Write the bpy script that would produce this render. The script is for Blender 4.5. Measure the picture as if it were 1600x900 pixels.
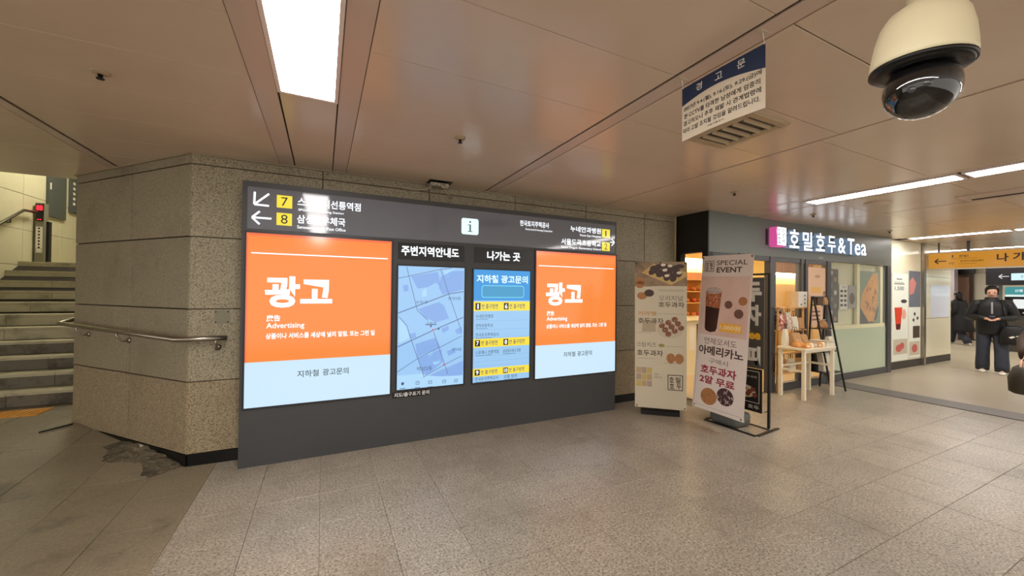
import bpy, math, random
from mathutils import Vector, Matrix
random.seed(7)
for o in list(bpy.data.objects): bpy.data.objects.remove(o)
scene = bpy.context.scene
COL = scene.collection

# ------------------------------------------------------------------ camera
F_PX, YAW, PITCH, ROLL, EYE = 605.5, math.radians(25.98), math.radians(.456), math.radians(.645), 1.5
_fw = Vector((math.sin(YAW)*math.cos(PITCH), math.cos(YAW)*math.cos(PITCH), math.sin(PITCH)))
_r = Vector((math.cos(YAW), -math.sin(YAW), 0)); _u = _r.cross(_fw)
_r2 = _r*math.cos(ROLL)+_u*math.sin(ROLL); _u2 = _u*math.cos(ROLL)-_r*math.sin(ROLL)
cam_d = bpy.data.cameras.new('camera'); cam = bpy.data.objects.new('camera', cam_d); COL.objects.link(cam)
cam.matrix_world = Matrix(((_r2.x, _u2.x, -_fw.x, 0), (_r2.y, _u2.y, -_fw.y, 0), (_r2.z, _u2.z, -_fw.z, EYE), (0, 0, 0, 1)))
cam_d.sensor_width = 36; cam_d.lens = F_PX/1600*36; cam_d.clip_start = .02
scene.camera = cam
def project(p):
    d = Vector(p)-Vector((0, 0, EYE)); z = d.dot(_fw)
    if z < .05: return None
    return 800+F_PX*d.dot(_r2)/z, 450-F_PX*d.dot(_u2)/z, z

# ------------------------------------------------------------------ world, exposure
w = bpy.data.worlds.new('world'); scene.world = w; w.use_nodes = True
bg = w.node_tree.nodes['Background']; bg.inputs[0].default_value = (1.0, .93, .84, 1); bg.inputs[1].default_value = 1.45
scene.view_settings.view_transform = 'Standard'; scene.view_settings.look = 'None'
scene.view_settings.exposure = 0.0; scene.view_settings.gamma = 1.0
scene.view_settings.use_curve_mapping = False
LAMP = 30.0            # strength of the ceiling tubes

# ------------------------------------------------------------------ materials
def lin(c):
    out = []
    for v in c[:3]:
        v = v/255.0; out.append(v/12.92 if v <= .04045 else ((v+.055)/1.055)**2.4)
    return (*out, 1)
MATS = {}
def M(name, col, rough=.5, metal=0.0, spec=.5, emit=0.0, var=0.0, speck=None, stain=None, bump=None, trans=0.0, alpha=1.0, ior=1.45, coat=0.0):
    """col sRGB 0-255. var: per-object tint. speck=(scale, dark sRGB, amount, light sRGB, amount). stain=(scale, sRGB, lo, hi)"""
    if name in MATS: return MATS[name]
    m = bpy.data.materials.new(name); m.use_nodes = True; nt = m.node_tree; N = nt.nodes; L = nt.links
    b = N['Principled BSDF']
    b.inputs['Roughness'].default_value = rough; b.inputs['Metallic'].default_value = metal
    b.inputs['Specular IOR Level'].default_value = spec; b.inputs['IOR'].default_value = ior
    b.inputs['Transmission Weight'].default_value = trans; b.inputs['Alpha'].default_value = alpha
    b.inputs['Coat Weight'].default_value = coat; b.inputs['Coat Roughness'].default_value = .04
    b.inputs['Base Color'].default_value = lin(col)
    if emit:
        b.inputs['Emission Color'].default_value = lin(col); b.inputs['Emission Strength'].default_value = emit
    cur = None
    def rgb(c):
        n = N.new('ShaderNodeRGB'); n.outputs[0].default_value = lin(c); return n.outputs[0]
    def mix(fac, a, c, mode='MIX'):
        n = N.new('ShaderNodeMix'); n.data_type = 'RGBA'; n.blend_type = mode
        if isinstance(fac, (int, float)): n.inputs[0].default_value = fac
        else: L.new(fac, n.inputs[0])
        L.new(a, n.inputs[6]); L.new(c, n.inputs[7]); return n.outputs[2]
    if var or speck or stain or bump:
        cur = rgb(col)
        geo = N.new('ShaderNodeNewGeometry'); pos = geo.outputs['Position']
        def noise(scale, detail=3, rough_=.55):
            n = N.new('ShaderNodeTexNoise'); n.inputs['Scale'].default_value = scale; n.inputs['Detail'].default_value = detail
            n.inputs['Roughness'].default_value = rough_; L.new(pos, n.inputs['Vector']); return n.outputs['Fac']
        def ramp(v, lo, hi, amt=1.0):
            n = N.new('ShaderNodeMapRange'); n.inputs[1].default_value = lo; n.inputs[2].default_value = hi
            n.inputs[3].default_value = 0; n.inputs[4].default_value = amt; n.clamp = True; L.new(v, n.inputs[0]); return n.outputs[0]
        if speck:
            sc, dc, da, lc, la = speck
            cur = mix(ramp(noise(sc, 2, .6), .50, .62, da), cur, rgb(dc))
            cur = mix(ramp(noise(sc*.83+3.1, 2, .6), .52, .64, la), cur, rgb(lc))
        for st in (stain or []):
            sc, c, lo, hi, amt = st
            cur = mix(ramp(noise(sc, 6, .62), lo, hi, amt), cur, rgb(c))
        if var:
            oi = N.new('ShaderNodeObjectInfo')
            v = N.new('ShaderNodeMapRange'); v.inputs[3].default_value = 1-var; v.inputs[4].default_value = 1+var
            L.new(oi.outputs['Random'], v.inputs[0])
            hsv = N.new('ShaderNodeHueSaturation'); L.new(v.outputs[0], hsv.inputs['Value']); L.new(cur, hsv.inputs['Color']); cur = hsv.outputs[0]
        L.new(cur, b.inputs['Base Color'])
        if bump:
            sc, st = bump
            bn = N.new('ShaderNodeBump'); bn.inputs['Strength'].default_value = st; bn.inputs['Distance'].default_value = .01
            L.new(noise(sc, 4), bn.inputs['Height']); L.new(bn.outputs[0], b.inputs['Normal'])
    MATS[name] = m; return m
def glow(name, col, s):
    if name in MATS: return MATS[name]
    m = bpy.data.materials.new(name); m.use_nodes = True
    b = m.node_tree.nodes['Principled BSDF']
    b.inputs['Base Color'].default_value = (.02, .02, .02, 1); b.inputs['Roughness'].default_value = .12
    b.inputs['Emission Color'].default_value = lin(col); b.inputs['Emission Strength'].default_value = s
    MATS[name] = m; return m

# ------------------------------------------------------------------ geometry helpers
def rootloc(p):
    while p.parent: p = p.parent
    return p.location.copy()
_txt = {}
def text_geo(s, bold):
    k = (s, bold)
    if k in _txt: return _txt[k]
    c = bpy.data.curves.new('t', 'FONT'); c.body = s; c.size = 1; c.resolution_u = 3; c.offset = bold; c.fill_mode = 'FRONT'
    o = bpy.data.objects.new('t', c)
    me = bpy.data.meshes.new_from_object(o)
    vs = [v.co.copy() for v in me.vertices]; fs = [tuple(p.vertices) for p in me.polygons]
    bpy.data.objects.remove(o); bpy.data.curves.remove(c); bpy.data.meshes.remove(me)
    if not vs: vs = [Vector((0, 0, 0)), Vector((1, 0, 0)), Vector((0, 1, 0))]; fs = [(0, 1, 2)]
    bb = (min(v.x for v in vs), min(v.y for v in vs), max(v.x for v in vs), max(v.y for v in vs))
    _txt[k] = (vs, fs, bb); return _txt[k]
def frame(O, U, V, Nn):
    O, U, V, Nn = Vector(O), Vector(U), Vector(V), Vector(Nn)
    return lambda u, v, n=0: O+U*u+V*v+Nn*n
def quadframe(TL, TR, BL, BR, Nn):
    """s,t in 0..1 from the top left corner"""
    TL, TR, BL, BR, Nn = map(Vector, (TL, TR, BL, BR, Nn))
    return lambda s, t, n=0: (TL*(1-s)+TR*s)*(1-t)+(BL*(1-s)+BR*s)*t+Nn*n
WORLD = frame((0, 0, 0), (1, 0, 0), (0, 0, 1), (0, -1, 0))
class MB:
    def __init__(s): s.v = []; s.f = []
    def add(s, vs, fs):
        k = len(s.v); s.v += [Vector(v) for v in vs]; s.f += [tuple(i+k for i in f) for f in fs]; return s
    def box(s, a, b):
        x0, y0, z0 = a; x1, y1, z1 = b
        return s.add([(x0, y0, z0), (x1, y0, z0), (x1, y1, z0), (x0, y1, z0), (x0, y0, z1), (x1, y0, z1), (x1, y1, z1), (x0, y1, z1)],
              [(3, 2, 1, 0), (4, 5, 6, 7), (0, 1, 5, 4), (1, 2, 6, 5), (2, 3, 7, 6), (3, 0, 4, 7)])
    def slab(s, f, u0, v0, u1, v1, n0, n1, ch=0.0):
        """box in a frame, front (n1) edges chamfered"""
        r = [(u0, v0), (u1, v0), (u1, v1), (u0, v1)]
        i = [(u0+ch, v0+ch), (u1-ch, v0+ch), (u1-ch, v1-ch), (u0+ch, v1-ch)]
        if ch:
            vs = [f(u, v, n0) for u, v in r]+[f(u, v, n1-ch) for u, v in r]+[f(u, v, n1) for u, v in i]
            fs = [(8, 9, 10, 11), (3, 2, 1, 0)]
            for k in range(4):
                j = (k+1) % 4; fs += [(k, j, 4+j, 4+k), (4+k, 4+j, 8+j, 8+k)]
        else:
            vs = [f(u, v, n0) for u, v in r]+[f(u, v, n1) for u, v in r]; fs = [(4, 5, 6, 7), (3, 2, 1, 0)]
            for k in range(4):
                j = (k+1) % 4; fs.append((k, j, 4+j, 4+k))
        return s.add(vs, fs)
    def rect(s, f, u0, v0, u1, v1, n): return s.add([f(u0, v0, n), f(u1, v0, n), f(u1, v1, n), f(u0, v1, n)], [(0, 1, 2, 3)])
    def poly(s, f, pts, n): return s.add([f(u, v, n) for u, v in pts], [tuple(range(len(pts)))])
    def ell(s, f, cu, cv, ru, rv, n, seg=18, rot=0, a0=0, a1=math.tau):
        c, sn = math.cos(rot), math.sin(rot); P = []; asp = getattr(f, 'asp', 1.0)
        full = abs(a1-a0-math.tau) < 1e-6
        for k in range(seg if full else seg+1):
            a = a0+(a1-a0)*k/seg; x, y = ru*math.cos(a), rv*math.sin(a); P.append((cu+x*c-y*asp*sn, cv+x*sn/asp+y*c))
        return s.poly(f, P, n)
    def line(s, f, p, q, wd, n, asp=1.0):
        dx, dy = (q[0]-p[0]), (q[1]-p[1])/asp; L = math.hypot(dx, dy) or 1; ox, oy = -dy/L*wd/2, dx/L*wd/2*asp
        return s.poly(f, [(p[0]-ox, p[1]-oy), (q[0]-ox, q[1]-oy), (q[0]+ox, q[1]+oy), (p[0]+ox, p[1]+oy)], n)
    def outline(s, f, u0, v0, u1, v1, wd, n, wv=None):
        wv = wv or wd
        s.rect(f, u0, v0, u1, v0+wv, n); s.rect(f, u0, v1-wv, u1, v1, n); s.rect(f, u0, v0+wv, u0+wd, v1-wv, n); return s.rect(f, u1-wd, v0+wv, u1, v1-wv, n)
    def rrect(s, f, u0, v0, u1, v1, r, n, rv=None, seg=5):
        rv = rv or r; P = []
        for cu, cv, a in ((u1-r, v1-rv, 0), (u0+r, v1-rv, 90), (u0+r, v0+rv, 180), (u1-r, v0+rv, 270)):
            for k in range(seg+1):
                t = math.radians(a+90*k/seg); P.append((cu+r*math.cos(t), cv+rv*math.sin(t)))
        return s.poly(f, P, n)
    def text(s, f, t, u0, v0, u1, v1, n, bold=0.0):
        """text fitted to the box; v0 is the bottom"""
        vs, fs, bb = text_geo(t, bold)
        sx = (u1-u0)/(bb[2]-bb[0]); sy = (v1-v0)/(bb[3]-bb[1])
        return s.add([f(u0+(v.x-bb[0])*sx, v0+(v.y-bb[1])*sy, n) for v in vs], fs)
    def text3(s, f, t, u0, v0, u1, v1, n0, n1, bold=0.0):
        """solid text: front, back and side walls"""
        vs, fs, bb = text_geo(t, bold); sx = (u1-u0)/(bb[2]-bb[0]); sy = (v1-v0)/(bb[3]-bb[1]); k = len(vs)
        V = [f(u0+(v.x-bb[0])*sx, v0+(v.y-bb[1])*sy, n1) for v in vs]+[f(u0+(v.x-bb[0])*sx, v0+(v.y-bb[1])*sy, n0) for v in vs]
        cnt = {}
        for q in fs:
            for a, b in zip(q, q[1:]+q[:1]): cnt[(min(a, b), max(a, b))] = cnt.get((min(a, b), max(a, b)), [])+[(a, b)]
        F = list(fs)+[tuple(i+k for i in reversed(q)) for q in fs]
        for e, l in cnt.items():
            if len(l) == 1: a, b = l[0]; F.append((b, a, a+k, b+k))
        return s.add(V, F)
    def tube(s, pts, r, seg=8, cap=True):
        pts = [Vector(p) for p in pts]; rr = r if isinstance(r, (list, tuple)) else [r]*len(pts)
        k0 = len(s.v); prev = None
        for i, p in enumerate(pts):
            if i == 0: d = pts[1]-p
            elif i == len(pts)-1: d = p-pts[i-1]
            else: d = (pts[i+1]-p).normalized()+(p-pts[i-1]).normalized()
            d.normalize()
            if prev is None:
                a = Vector((0, 0, 1)) if abs(d.z) < .9 else Vector((1, 0, 0)); e1 = d.cross(a).normalized()
            else: e1 = (prev-d*prev.dot(d)).normalized()
            prev = e1; e2 = d.cross(e1)
            for k in range(seg):
                t = math.tau*k/seg; s.v.append(p+(e1*math.cos(t)+e2*math.sin(t))*rr[i])
        for i in range(len(pts)-1):
            for k in range(seg):
                a = k0+i*seg+k; b = k0+i*seg+(k+1) % seg; s.f.append((a, b, b+seg, a+seg))
        if cap:
            s.f.append(tuple(reversed(range(k0, k0+seg)))); e = k0+(len(pts)-1)*seg; s.f.append(tuple(range(e, e+seg)))
        return s
    def bar(s, p, q, wx, wy=None):
        """square bar from p to q"""
        wy = wy or wx; p, q = Vector(p), Vector(q); d = (q-p).normalized()
        a = Vector((0, 0, 1)) if abs(d.z) < .8 else Vector((0, 1, 0)); e1 = d.cross(a).normalized()*wx/2; e2 = d.cross(e1).normalized()*wy/2
        vs = [p-e1-e2, p+e1-e2, p+e1+e2, p-e1+e2, q-e1-e2, q+e1-e2, q+e1+e2, q-e1+e2]
        return s.add(vs, [(3, 2, 1, 0), (4, 5, 6, 7), (0, 1, 5, 4), (1, 2, 6, 5), (2, 3, 7, 6), (3, 0, 4, 7)])
    def loft(s, rings, cap=True):
        """rings: list of lists of points, equal length"""
        k0 = len(s.v); n = len(rings[0])
        for r in rings: s.v += [Vector(p) for p in r]
        for i in range(len(rings)-1):
            for k in range(n):
                a = k0+i*n+k; b = k0+i*n+(k+1) % n; s.f.append((a, b, b+n, a+n))
        if cap:
            s.f.append(tuple(reversed(range(k0, k0+n)))); e = k0+(len(rings)-1)*n; s.f.append(tuple(range(e, e+n)))
        return s
    def lathe(s, c, prof, seg=20):
        """prof (r,z) from bottom to top around a vertical axis at c"""
        c = Vector(c); return s.loft([[c+Vector((r*math.cos(math.tau*k/seg), r*math.sin(math.tau*k/seg), z)) for k in range(seg)] for r, z in prof])
    def ball(s, c, r, seg=10, rings=7, sc=(1, 1, 1)):
        c = Vector(c); R = []
        for i in range(rings+1):
            a = -math.pi/2+math.pi*i/rings; q = max(.02, math.cos(a))
            R.append([c+Vector((r*sc[0]*q*math.cos(math.tau*k/seg), r*sc[1]*q*math.sin(math.tau*k/seg), r*sc[2]*math.sin(a))) for k in range(seg)])
        return s.loft(R)
    def xform(s, mat): s.v = [mat @ v for v in s.v]; return s
    def mesh(s, name, mat, smooth=False):
        me = bpy.data.meshes.new(name); me.from_pydata([tuple(v) for v in s.v], [], s.f); me.update()
        if mat: me.materials.append(mat)
        if smooth:
            for p in me.polygons: p.use_smooth = True
        return me
    def build(s, name, mat, parent=None, smooth=False, world=True):
        if parent is not None and world:
            L = rootloc(parent); s.v = [v-L for v in s.v]
        o = bpy.data.objects.new(name, s.mesh(name, mat, smooth)); COL.objects.link(o)
        if parent is not None: o.parent = parent
        return o
class TB:
    """like MB, but every call becomes a part of its own"""
    def __init__(s): s.l = []
    def __getattr__(s, k):
        def call(*a, **kw): s.l.append(getattr(MB(), k)(*a, **kw)); return s
        return call
    def build(s, name, mat, parent=None, smooth=False, world=True):
        for m in s.l: o = m.build(name, mat, parent, smooth, world)
        return o
def tag(o, label=None, cat=None, group=None, kind=None):
    if label: o['label'] = label
    if cat: o['category'] = cat
    if group: o['group'] = group
    if kind: o['kind'] = kind
    return o
def thing(name, label, cat, loc=(0, 0, 0), rz=0, group=None):
    o = bpy.data.objects.new(name, None); COL.objects.link(o); o.location = loc; o.rotation_euler = (0, 0, rz); o.empty_display_size = .1
    return tag(o, label, cat, group)
def P(f): return f
def bx(name, mat, parent, a, b, world=True, label=None):
    o = MB().box(a, b).build(name, mat, parent, world=world)
    if label: o['label'] = label
    return o

# ------------------------------------------------------------------ palette
m_granite = M('granite_panel', (150, 140, 116), .55, var=.07, speck=(95, (84, 74, 58), .75, (190, 180, 154), .6), stain=[(2.3, (112, 102, 82), .55, .75, .45)])
m_floor = M('granite_floor_tile', (158, 149, 133), .32, var=.045, speck=(78, (84, 76, 66), .8, (200, 192, 178), .6),
            stain=[(1.3, (122, 112, 98), .48, .70, .6), (9, (108, 98, 84), .56, .72, .45), (3.7, (176, 168, 150), .56, .74, .4)], bump=(90, .05))
m_floor_old = M('worn_stone_tile', (134, 123, 101), .55, var=.05, speck=(60, (98, 89, 70), .4, (160, 150, 126), .3),
            stain=[(2.1, (70, 63, 50), .56, .70, .8), (.8, (104, 95, 76), .45, .7, .6)], bump=(12, .25))
m_grout = M('grout', (124, 112, 98), .9)
m_floor_far = M('smooth_floor', (178, 166, 144), .28, stain=[(1.1, (158, 146, 124), .45, .7, .5), (6, (190, 178, 156), .55, .75, .3)])
m_strip = M('grey_floor_strip', (112, 108, 106), .5, speck=(80, (92, 88, 86), .5, (130, 126, 122), .4))
m_ceil = M('painted_metal_ceiling', (214, 192, 170), .22, spec=.6, var=.02, stain=[(.9, (200, 176, 152), .45, .7, .5)])
m_ceil_strip = M('ceiling_strip_metal', (202, 180, 164), .3, spec=.6)
m_gap = M('dark_gap', (40, 32, 26), .9)
m_black = M('black_metal', (18, 17, 17), .4)
m_base = M('black_baseboard', (10, 10, 12), .3)
m_kiosk = M('charcoal_powder_coat', (66, 66, 67), .45, var=0, stain=[(2, (60, 60, 60), .45, .7, .5)])
m_gloss = M('dark_glass_header', (112, 114, 122), .07, spec=.5)
m_steel = M('brushed_steel', (170, 162, 150), .32, metal=1.0)
m_darkglass = M('dark_recess', (30, 32, 36), .12, spec=.6)
m_white_paint = M('white_paint', (226, 222, 212), .5)
m_paper = M('white_paper', (226, 220, 208), .6)
m_ink = M('black_ink', (32, 28, 28), .7)
g_white = glow('lit_white', (232, 245, 255), 1.0)
g_orange = glow('lit_orange', (250, 138, 58), 1.0)
g_orange2 = glow('lit_orange_edge', (246, 112, 66), 1.0)
g_text = glow('lit_lettering_white', (246, 250, 255), 1.3)
g_pale = glow('lit_pale_blue', (206, 234, 253), 1.0)
g_grey = glow('lit_grey_lettering', (84, 104, 112), .9)
g_yellow = glow('lit_yellow', (252, 226, 60), 1.0)
g_blackink = glow('lit_black_ink', (30, 30, 30), .6)
g_map = glow('lit_map_ground', (160, 206, 250), .95)
g_map2 = glow('lit_map_block', (138, 178, 238), .95)
g_map3 = glow('lit_map_light_block', (176, 220, 252), .98)
g_road = glow('lit_map_road', (112, 140, 182), .9)
g_blue = glow('lit_blue', (46, 150, 222), 1.0)
g_list = glow('lit_list_blue', (158, 206, 246), .95)
g_cyan = glow('lit_cyan_line', (120, 220, 246), 1.0)
g_ink2 = glow('lit_map_ink', (70, 92, 128), .8)
g_lamp = glow('lamp_diffuser', (255, 250, 246), LAMP)

C = 2.63; YW = 4.10; YF = 3.57; KY = 3.88

# ================================================================== FLOOR
def ramp_z(x, y):
    if x > -.8: return 0.0
    t = ((x+1.15)*-.53+(y-4.0)*.85)/1.9
    return .14*max(0, min(1, t))
fl = MB().box((-.8, -4, -.08), (26, 12, -.012))
fl.add([(-9, -4, -.012), (-.8, -4, -.012), (-.8, 12, -.012), (-9, 12, -.012)], [(0, 1, 2, 3)])
floor = tag(fl.build('floor', m_grout), 'granite tiled concourse floor', None, None, 'structure')
TX, TY, GAP = .4, .408, .0009
cells = []
def inside_wall(x, y):
    if y > YW+.1 and x > -1.0 and x < 4.7: return True
    if x > 4.6 and x < 10 and y > YF+.06: return True
    if x >= 10 and y > 3.7: return True
    # behind the angled face
    if -2.4 < x <= -1.0 and y > 4.1+(-1.01-x)/1.26*1.4+.45: return True
    return False
for i in range(-11, 19):
    for j in range(-3, 16):
        x0 = i*TX; y0 = .312+j*TY; cx, cy = x0+TX/2, y0+TY/2
        if inside_wall(cx, cy) or y0 > 6.25 or x0 > 7.55: continue
        q = project((cx, cy, ramp_z(cx, cy)))
        if q is None: vis = 0
        else: vis = 1/q[2]**2.5 if -130 < q[0] < 1730 and -50 < q[1] < 1030 else 0
        cells.append((vis, x0, y0))
cells.sort(key=lambda c: -c[0])
def tile_verts(mb, x0, y0, dz=0):
    a, b = x0+GAP, y0+GAP; c, d = x0+TX-GAP, y0+TY-GAP; ch = .0016
    z = lambda x, y: ramp_z(x, y)+dz
    mb.add([(a, b, z(a, b)-.02), (c, b, z(c, b)-.02), (c, d, z(c, d)-.02), (a, d, z(a, d)-.02), (a, b, z(a, b)-ch), (c, b, z(c, b)-ch), (c, d, z(c, d)-ch), (a, d, z(a, d)-ch),
            (a+ch, b+ch, z(a, b)), (c-ch, b+ch, z(c, b)), (c-ch, d-ch, z(c, d)), (a+ch, d-ch, z(a, d))],
           [(8, 9, 10, 11), (4, 5, 9, 8), (5, 6, 10, 9), (6, 7, 11, 10), (7, 4, 8, 11), (0, 1, 5, 4), (1, 2, 6, 5), (2, 3, 7, 6), (3, 0, 4, 7)])
_flat = MB(); tile_verts(_flat, 0, 0); flat_me = _flat.mesh('tile', m_floor)
rest_a, rest_b = MB(), MB()
for k, (vis, x0, y0) in enumerate(cells):
    old = x0 < -.81
    if k < 300 and vis > 0:
        if old:
            mb = MB(); tile_verts(mb, x0, y0, random.uniform(-.002, .002)); mb.build('tile', m_floor_old, floor)
        else:
            o = bpy.data.objects.new('tile', flat_me); COL.objects.link(o); o.parent = floor; o.location = (x0, y0, random.uniform(-.0008, .0008))
    else: tile_verts(rest_b if old else rest_a, x0, y0)
tag(rest_a.build('tile_field', m_floor, floor), kind='stuff')
if rest_b.v: tag(rest_b.build('tile_field', m_floor_old, floor), kind='stuff')
bx('floor_strip', m_strip, floor, (7.66, -4, -.02), (8.10, YF, 0))
bx('floor_slab', m_floor_far, floor, (8.10, -4, -.02), (11.79, 3.7, -.0005))
bx('floor_slab', M('far_floor', (190, 178, 152), .25, stain=[(1.3, (172, 160, 134), .45, .7, .5)]), floor, (11.81, -4, -.02), (26, 12, -.0005))
# landing below the stair
MB().box((-6, 5.98, 0), (-2.2, 6.6, .139)).build('landing_slab', m_floor_old, floor)
# rubble and broken edge at the corner of the angled wall
rb = MB(); NU, NV = 26, 7; V_ = []
_d = Vector((-1.263, 1.4, 0)).normalized(); _n = Vector((-_d.y, _d.x, 0)); _n = _n if _n.y < 0 else -_n
for a in range(NU+1):
    for b in range(NV+1):
        s_ = .02+.95*a/NU; w_ = .30*b/NV*(.72+.2*math.sin(a*.42+1))
        p_ = Vector((-1.012, YW, 0))+_d*s_+_n*w_
        e_ = math.sin(math.pi*min(1, max(0, a/NU)))**.6*(1-b/NV)**1.3
        z_ = ramp_z(p_.x, p_.y)-.004+e_*(.03+.035*random.random())+(.012*random.random() if 0 < b < NV else 0)*e_**.3
        V_.append((p_.x+random.uniform(-.008, .008), p_.y+random.uniform(-.008, .008), z_))
rb.add(V_, [(a*(NV+1)+b, (a+1)*(NV+1)+b, (a+1)*(NV+1)+b+1, a*(NV+1)+b+1) for a in range(NU) for b in range(NV)])
tag(rb.build('rubble', M('grey_rubble', (92, 84, 66), .95, stain=[(9, (56, 50, 40), .46, .6, .9), (30, (140, 130, 106), .55, .65, .6)], bump=(40, .8))), 'crumbled grey mortar heaped along the foot of the angled stone wall', 'rubble', None, 'stuff')
tag(MB().tube([(-1.45, 4.60, .075), (-1.40, 4.49, .06)], .022, 12).build('pipe_stub', M('pale_pipe', (196, 188, 168), .5)), 'short pale pipe stub poking out at the foot of the angled wall', 'pipe')
tag(MB().add([(-2.22, 5.30, .134), (-2.20, 5.34, .134), (-2.34, 5.20, .128), (-2.36, 5.17, .128), (-2.22, 5.30, .15), (-2.20, 5.34, .15), (-2.34, 5.20, .142), (-2.36, 5.17, .142)],
    [(4, 5, 6, 7), (0, 3, 7, 4), (1, 0, 4, 5), (2, 1, 5, 6), (3, 2, 6, 7)]).build('threshold_strip', m_black), 'thin black metal threshold strip at the left foot of the angled wall', 'metal strip')
# tactile paving
m_tact = M('yellow_tactile', (214, 148, 40), .6, stain=[(5, (150, 110, 50), .5, .7, .7)])
for k in range(3):
    x0 = -3.32+k*.215
    t = thing('tactile_tile', ['yellow tactile paving tile nearest the column', 'middle yellow tactile paving tile at the stair foot', 'yellow tactile paving tile at the left picture edge'][2-k], 'paving tile', (x0, 5.84, .14), group='tactile tiles at the stair foot')
    MB().box((x0, 5.84, .139), (x0+.21, 6.14, .146)).build('base', m_tact, t)
    for r in range(4): MB().box((x0+.025+r*.047, 5.87, .146), (x0+.045+r*.047, 6.11, .151)).build('ridge', m_tact, t)

# ================================================================== WALLS
m_gr_low = M('granite_panel_brown', (149, 135, 108), .5, var=.05, speck=(95, (92, 72, 50), .8, (190, 172, 136), .6), stain=[(2.3, (112, 94, 70), .52, .72, .5)])
wf = lambda y: frame((0, y, 0), (1, 0, 0), (0, 0, 1), (0, -1, 0))
wall = tag(MB().box((-1.0, YW+.02, -.05), (4.66, YW+.3, 3.0)).build('wall_back', m_gap), 'granite clad wall behind the illuminated kiosk', None, None, 'structure')
hs = [.10, .705, 1.318, 1.93, 2.543, 2.66]; vsm = [-1.012, -.016, 1.004, 2.03, 3.054, 4.071, 4.66]
for a, b in zip(vsm, vsm[1:]):
    for c, d in zip(hs, hs[1:]):
        MB().slab(wf(YW), a+.003, c+.003, b-.003, d-.003, -.03, random.uniform(-.001, .001), .004).build('panel', m_gr_low if c < .2 else m_granite, wall)
bl = MB().slab(wf(YW), -1.0, 0, 4.66, .1, -.03, .004, .002)
tag(bl.build('baseboard_back', m_base), 'black baseboard under the granite wall', None, None, 'structure')
# angled face
A0 = Vector((-1.012, YW, 0)); A1 = Vector((-2.275, 5.5, 0)); AD = (A1-A0); AL = AD.length; AD.normalize(); AN = Vector((-AD.y, AD.x, 0))
if AN.y > 0: AN = -AN
fa = frame(A0, AD, (0, 0, 1), AN)
walla = tag(MB().slab(fa, 0, -.05, AL, 2.95, -.25, -.02).build('wall_angled', m_gap), 'angled granite wall beside the stairs', None, None, 'structure')
m_gr_dull = M('granite_panel_dull', (144, 134, 110), .55, var=.06, speck=(95, (98, 88, 70), .6, (170, 160, 136), .5), stain=[(2.1, (112, 102, 82), .5, .75, .6), (5, (98, 88, 70), .6, .75, .5)])
for a, b in ((0, .462*AL), (.462*AL, AL)):
    for c, d in zip(hs, hs[1:]):
        MB().slab(fa, a+.0045, c+.0045, b-.0045, d-.0045, -.03, random.uniform(-.001, .001), .004).build('panel', m_gr_low if c < .2 else m_gr_dull, walla)
tag(MB().slab(fa, 0, 0, AL, .1, -.03, .004, .002).build('baseboard_angled', m_base), 'black baseboard of the angled wall', None, None, 'structure')
# stairwell
m_cream = M('stairwell_cream_panel', (194, 189, 162), .5, var=.03, stain=[(2, (176, 170, 144), .5, .75, .5)])
wst = tag(MB().box((-2.275, 5.6, -.05), (-2.1, 12.5, 4.7)).build('wall_stair_right', m_granite), 'right hand wall of the stairwell', None, None, 'structure')
wsl = tag(MB().box((-4.75, 5.0, -.05), (-4.52, 12.5, 4.7)).build('wall_stair_left', m_gap), 'cream panelled left wall of the stairwell', None, None, 'structure')
fl_ = frame((-4.5, 0, 0), (0, 1, 0), (0, 0, 1), (1, 0, 0))
for y0 in range(5, 13):
    for z0, z1 in ((.1, 1.25), (1.25, 1.84), (1.84, 2.43), (2.43, 3.02), (3.02, 3.85), (3.85, 4.7)):
        MB().slab(fl_, y0+.35+.003, z0+.003, y0+1.35-.003, z1-.003, -.02, 0, .004).build('panel', m_cream, wsl)
tag(MB().box((-4.75, 12.3, -.05), (-2.2, 12.5, 4.7)).build('wall_stair_end', m_cream), 'end wall at the top of the stairs', None, None, 'structure')
tag(MB().box((-4.75, 5.70, 4.6), (-2.2, 12.5, 4.7)).build('ceiling_stair', M('stair_ceiling', (190, 180, 156), .6)), 'high ceiling above the stairs', None, None, 'structure')
tag(MB().box((-6.0, 5.70, C+.03), (-2.2, 5.8, 4.7)).build('wall_soffit', M('stair_ceiling', (190, 180, 156), .6)), 'drop from the concourse ceiling edge to the stair ceiling', None, None, 'structure')
st = tag(MB().add([(-4.5, 6.35, .1), (-2.28, 6.35, .1), (-2.28, 12.3, .1), (-4.5, 12.3, .1), (-4.5, 12.3, 1.85), (-2.28, 12.3, 1.85), (-4.5, 9.3, 1.85), (-2.28, 9.3, 1.85)],
    [(0, 1, 7, 6), (6, 7, 5, 4)]).build('stairs', m_gap), 'stone stairs rising to an upper landing', None, None, 'structure')
m_step = M('stair_stone', (184, 178, 150), .6, var=.05, stain=[(3, (108, 100, 78), .5, .7, .7), (9, (90, 84, 66), .6, .75, .5)])
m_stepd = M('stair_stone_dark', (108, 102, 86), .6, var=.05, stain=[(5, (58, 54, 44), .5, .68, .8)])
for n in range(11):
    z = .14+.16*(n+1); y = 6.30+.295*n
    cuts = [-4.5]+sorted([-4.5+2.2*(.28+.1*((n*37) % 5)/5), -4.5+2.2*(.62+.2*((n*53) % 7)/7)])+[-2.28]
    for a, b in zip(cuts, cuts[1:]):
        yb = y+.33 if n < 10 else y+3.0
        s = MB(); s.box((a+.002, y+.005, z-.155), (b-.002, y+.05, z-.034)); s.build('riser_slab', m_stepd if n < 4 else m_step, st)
        t = MB(); t.box((a+.002, y, z-.031), (b-.002, yb, z)); t.build('tread_slab', m_step, st)
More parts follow.
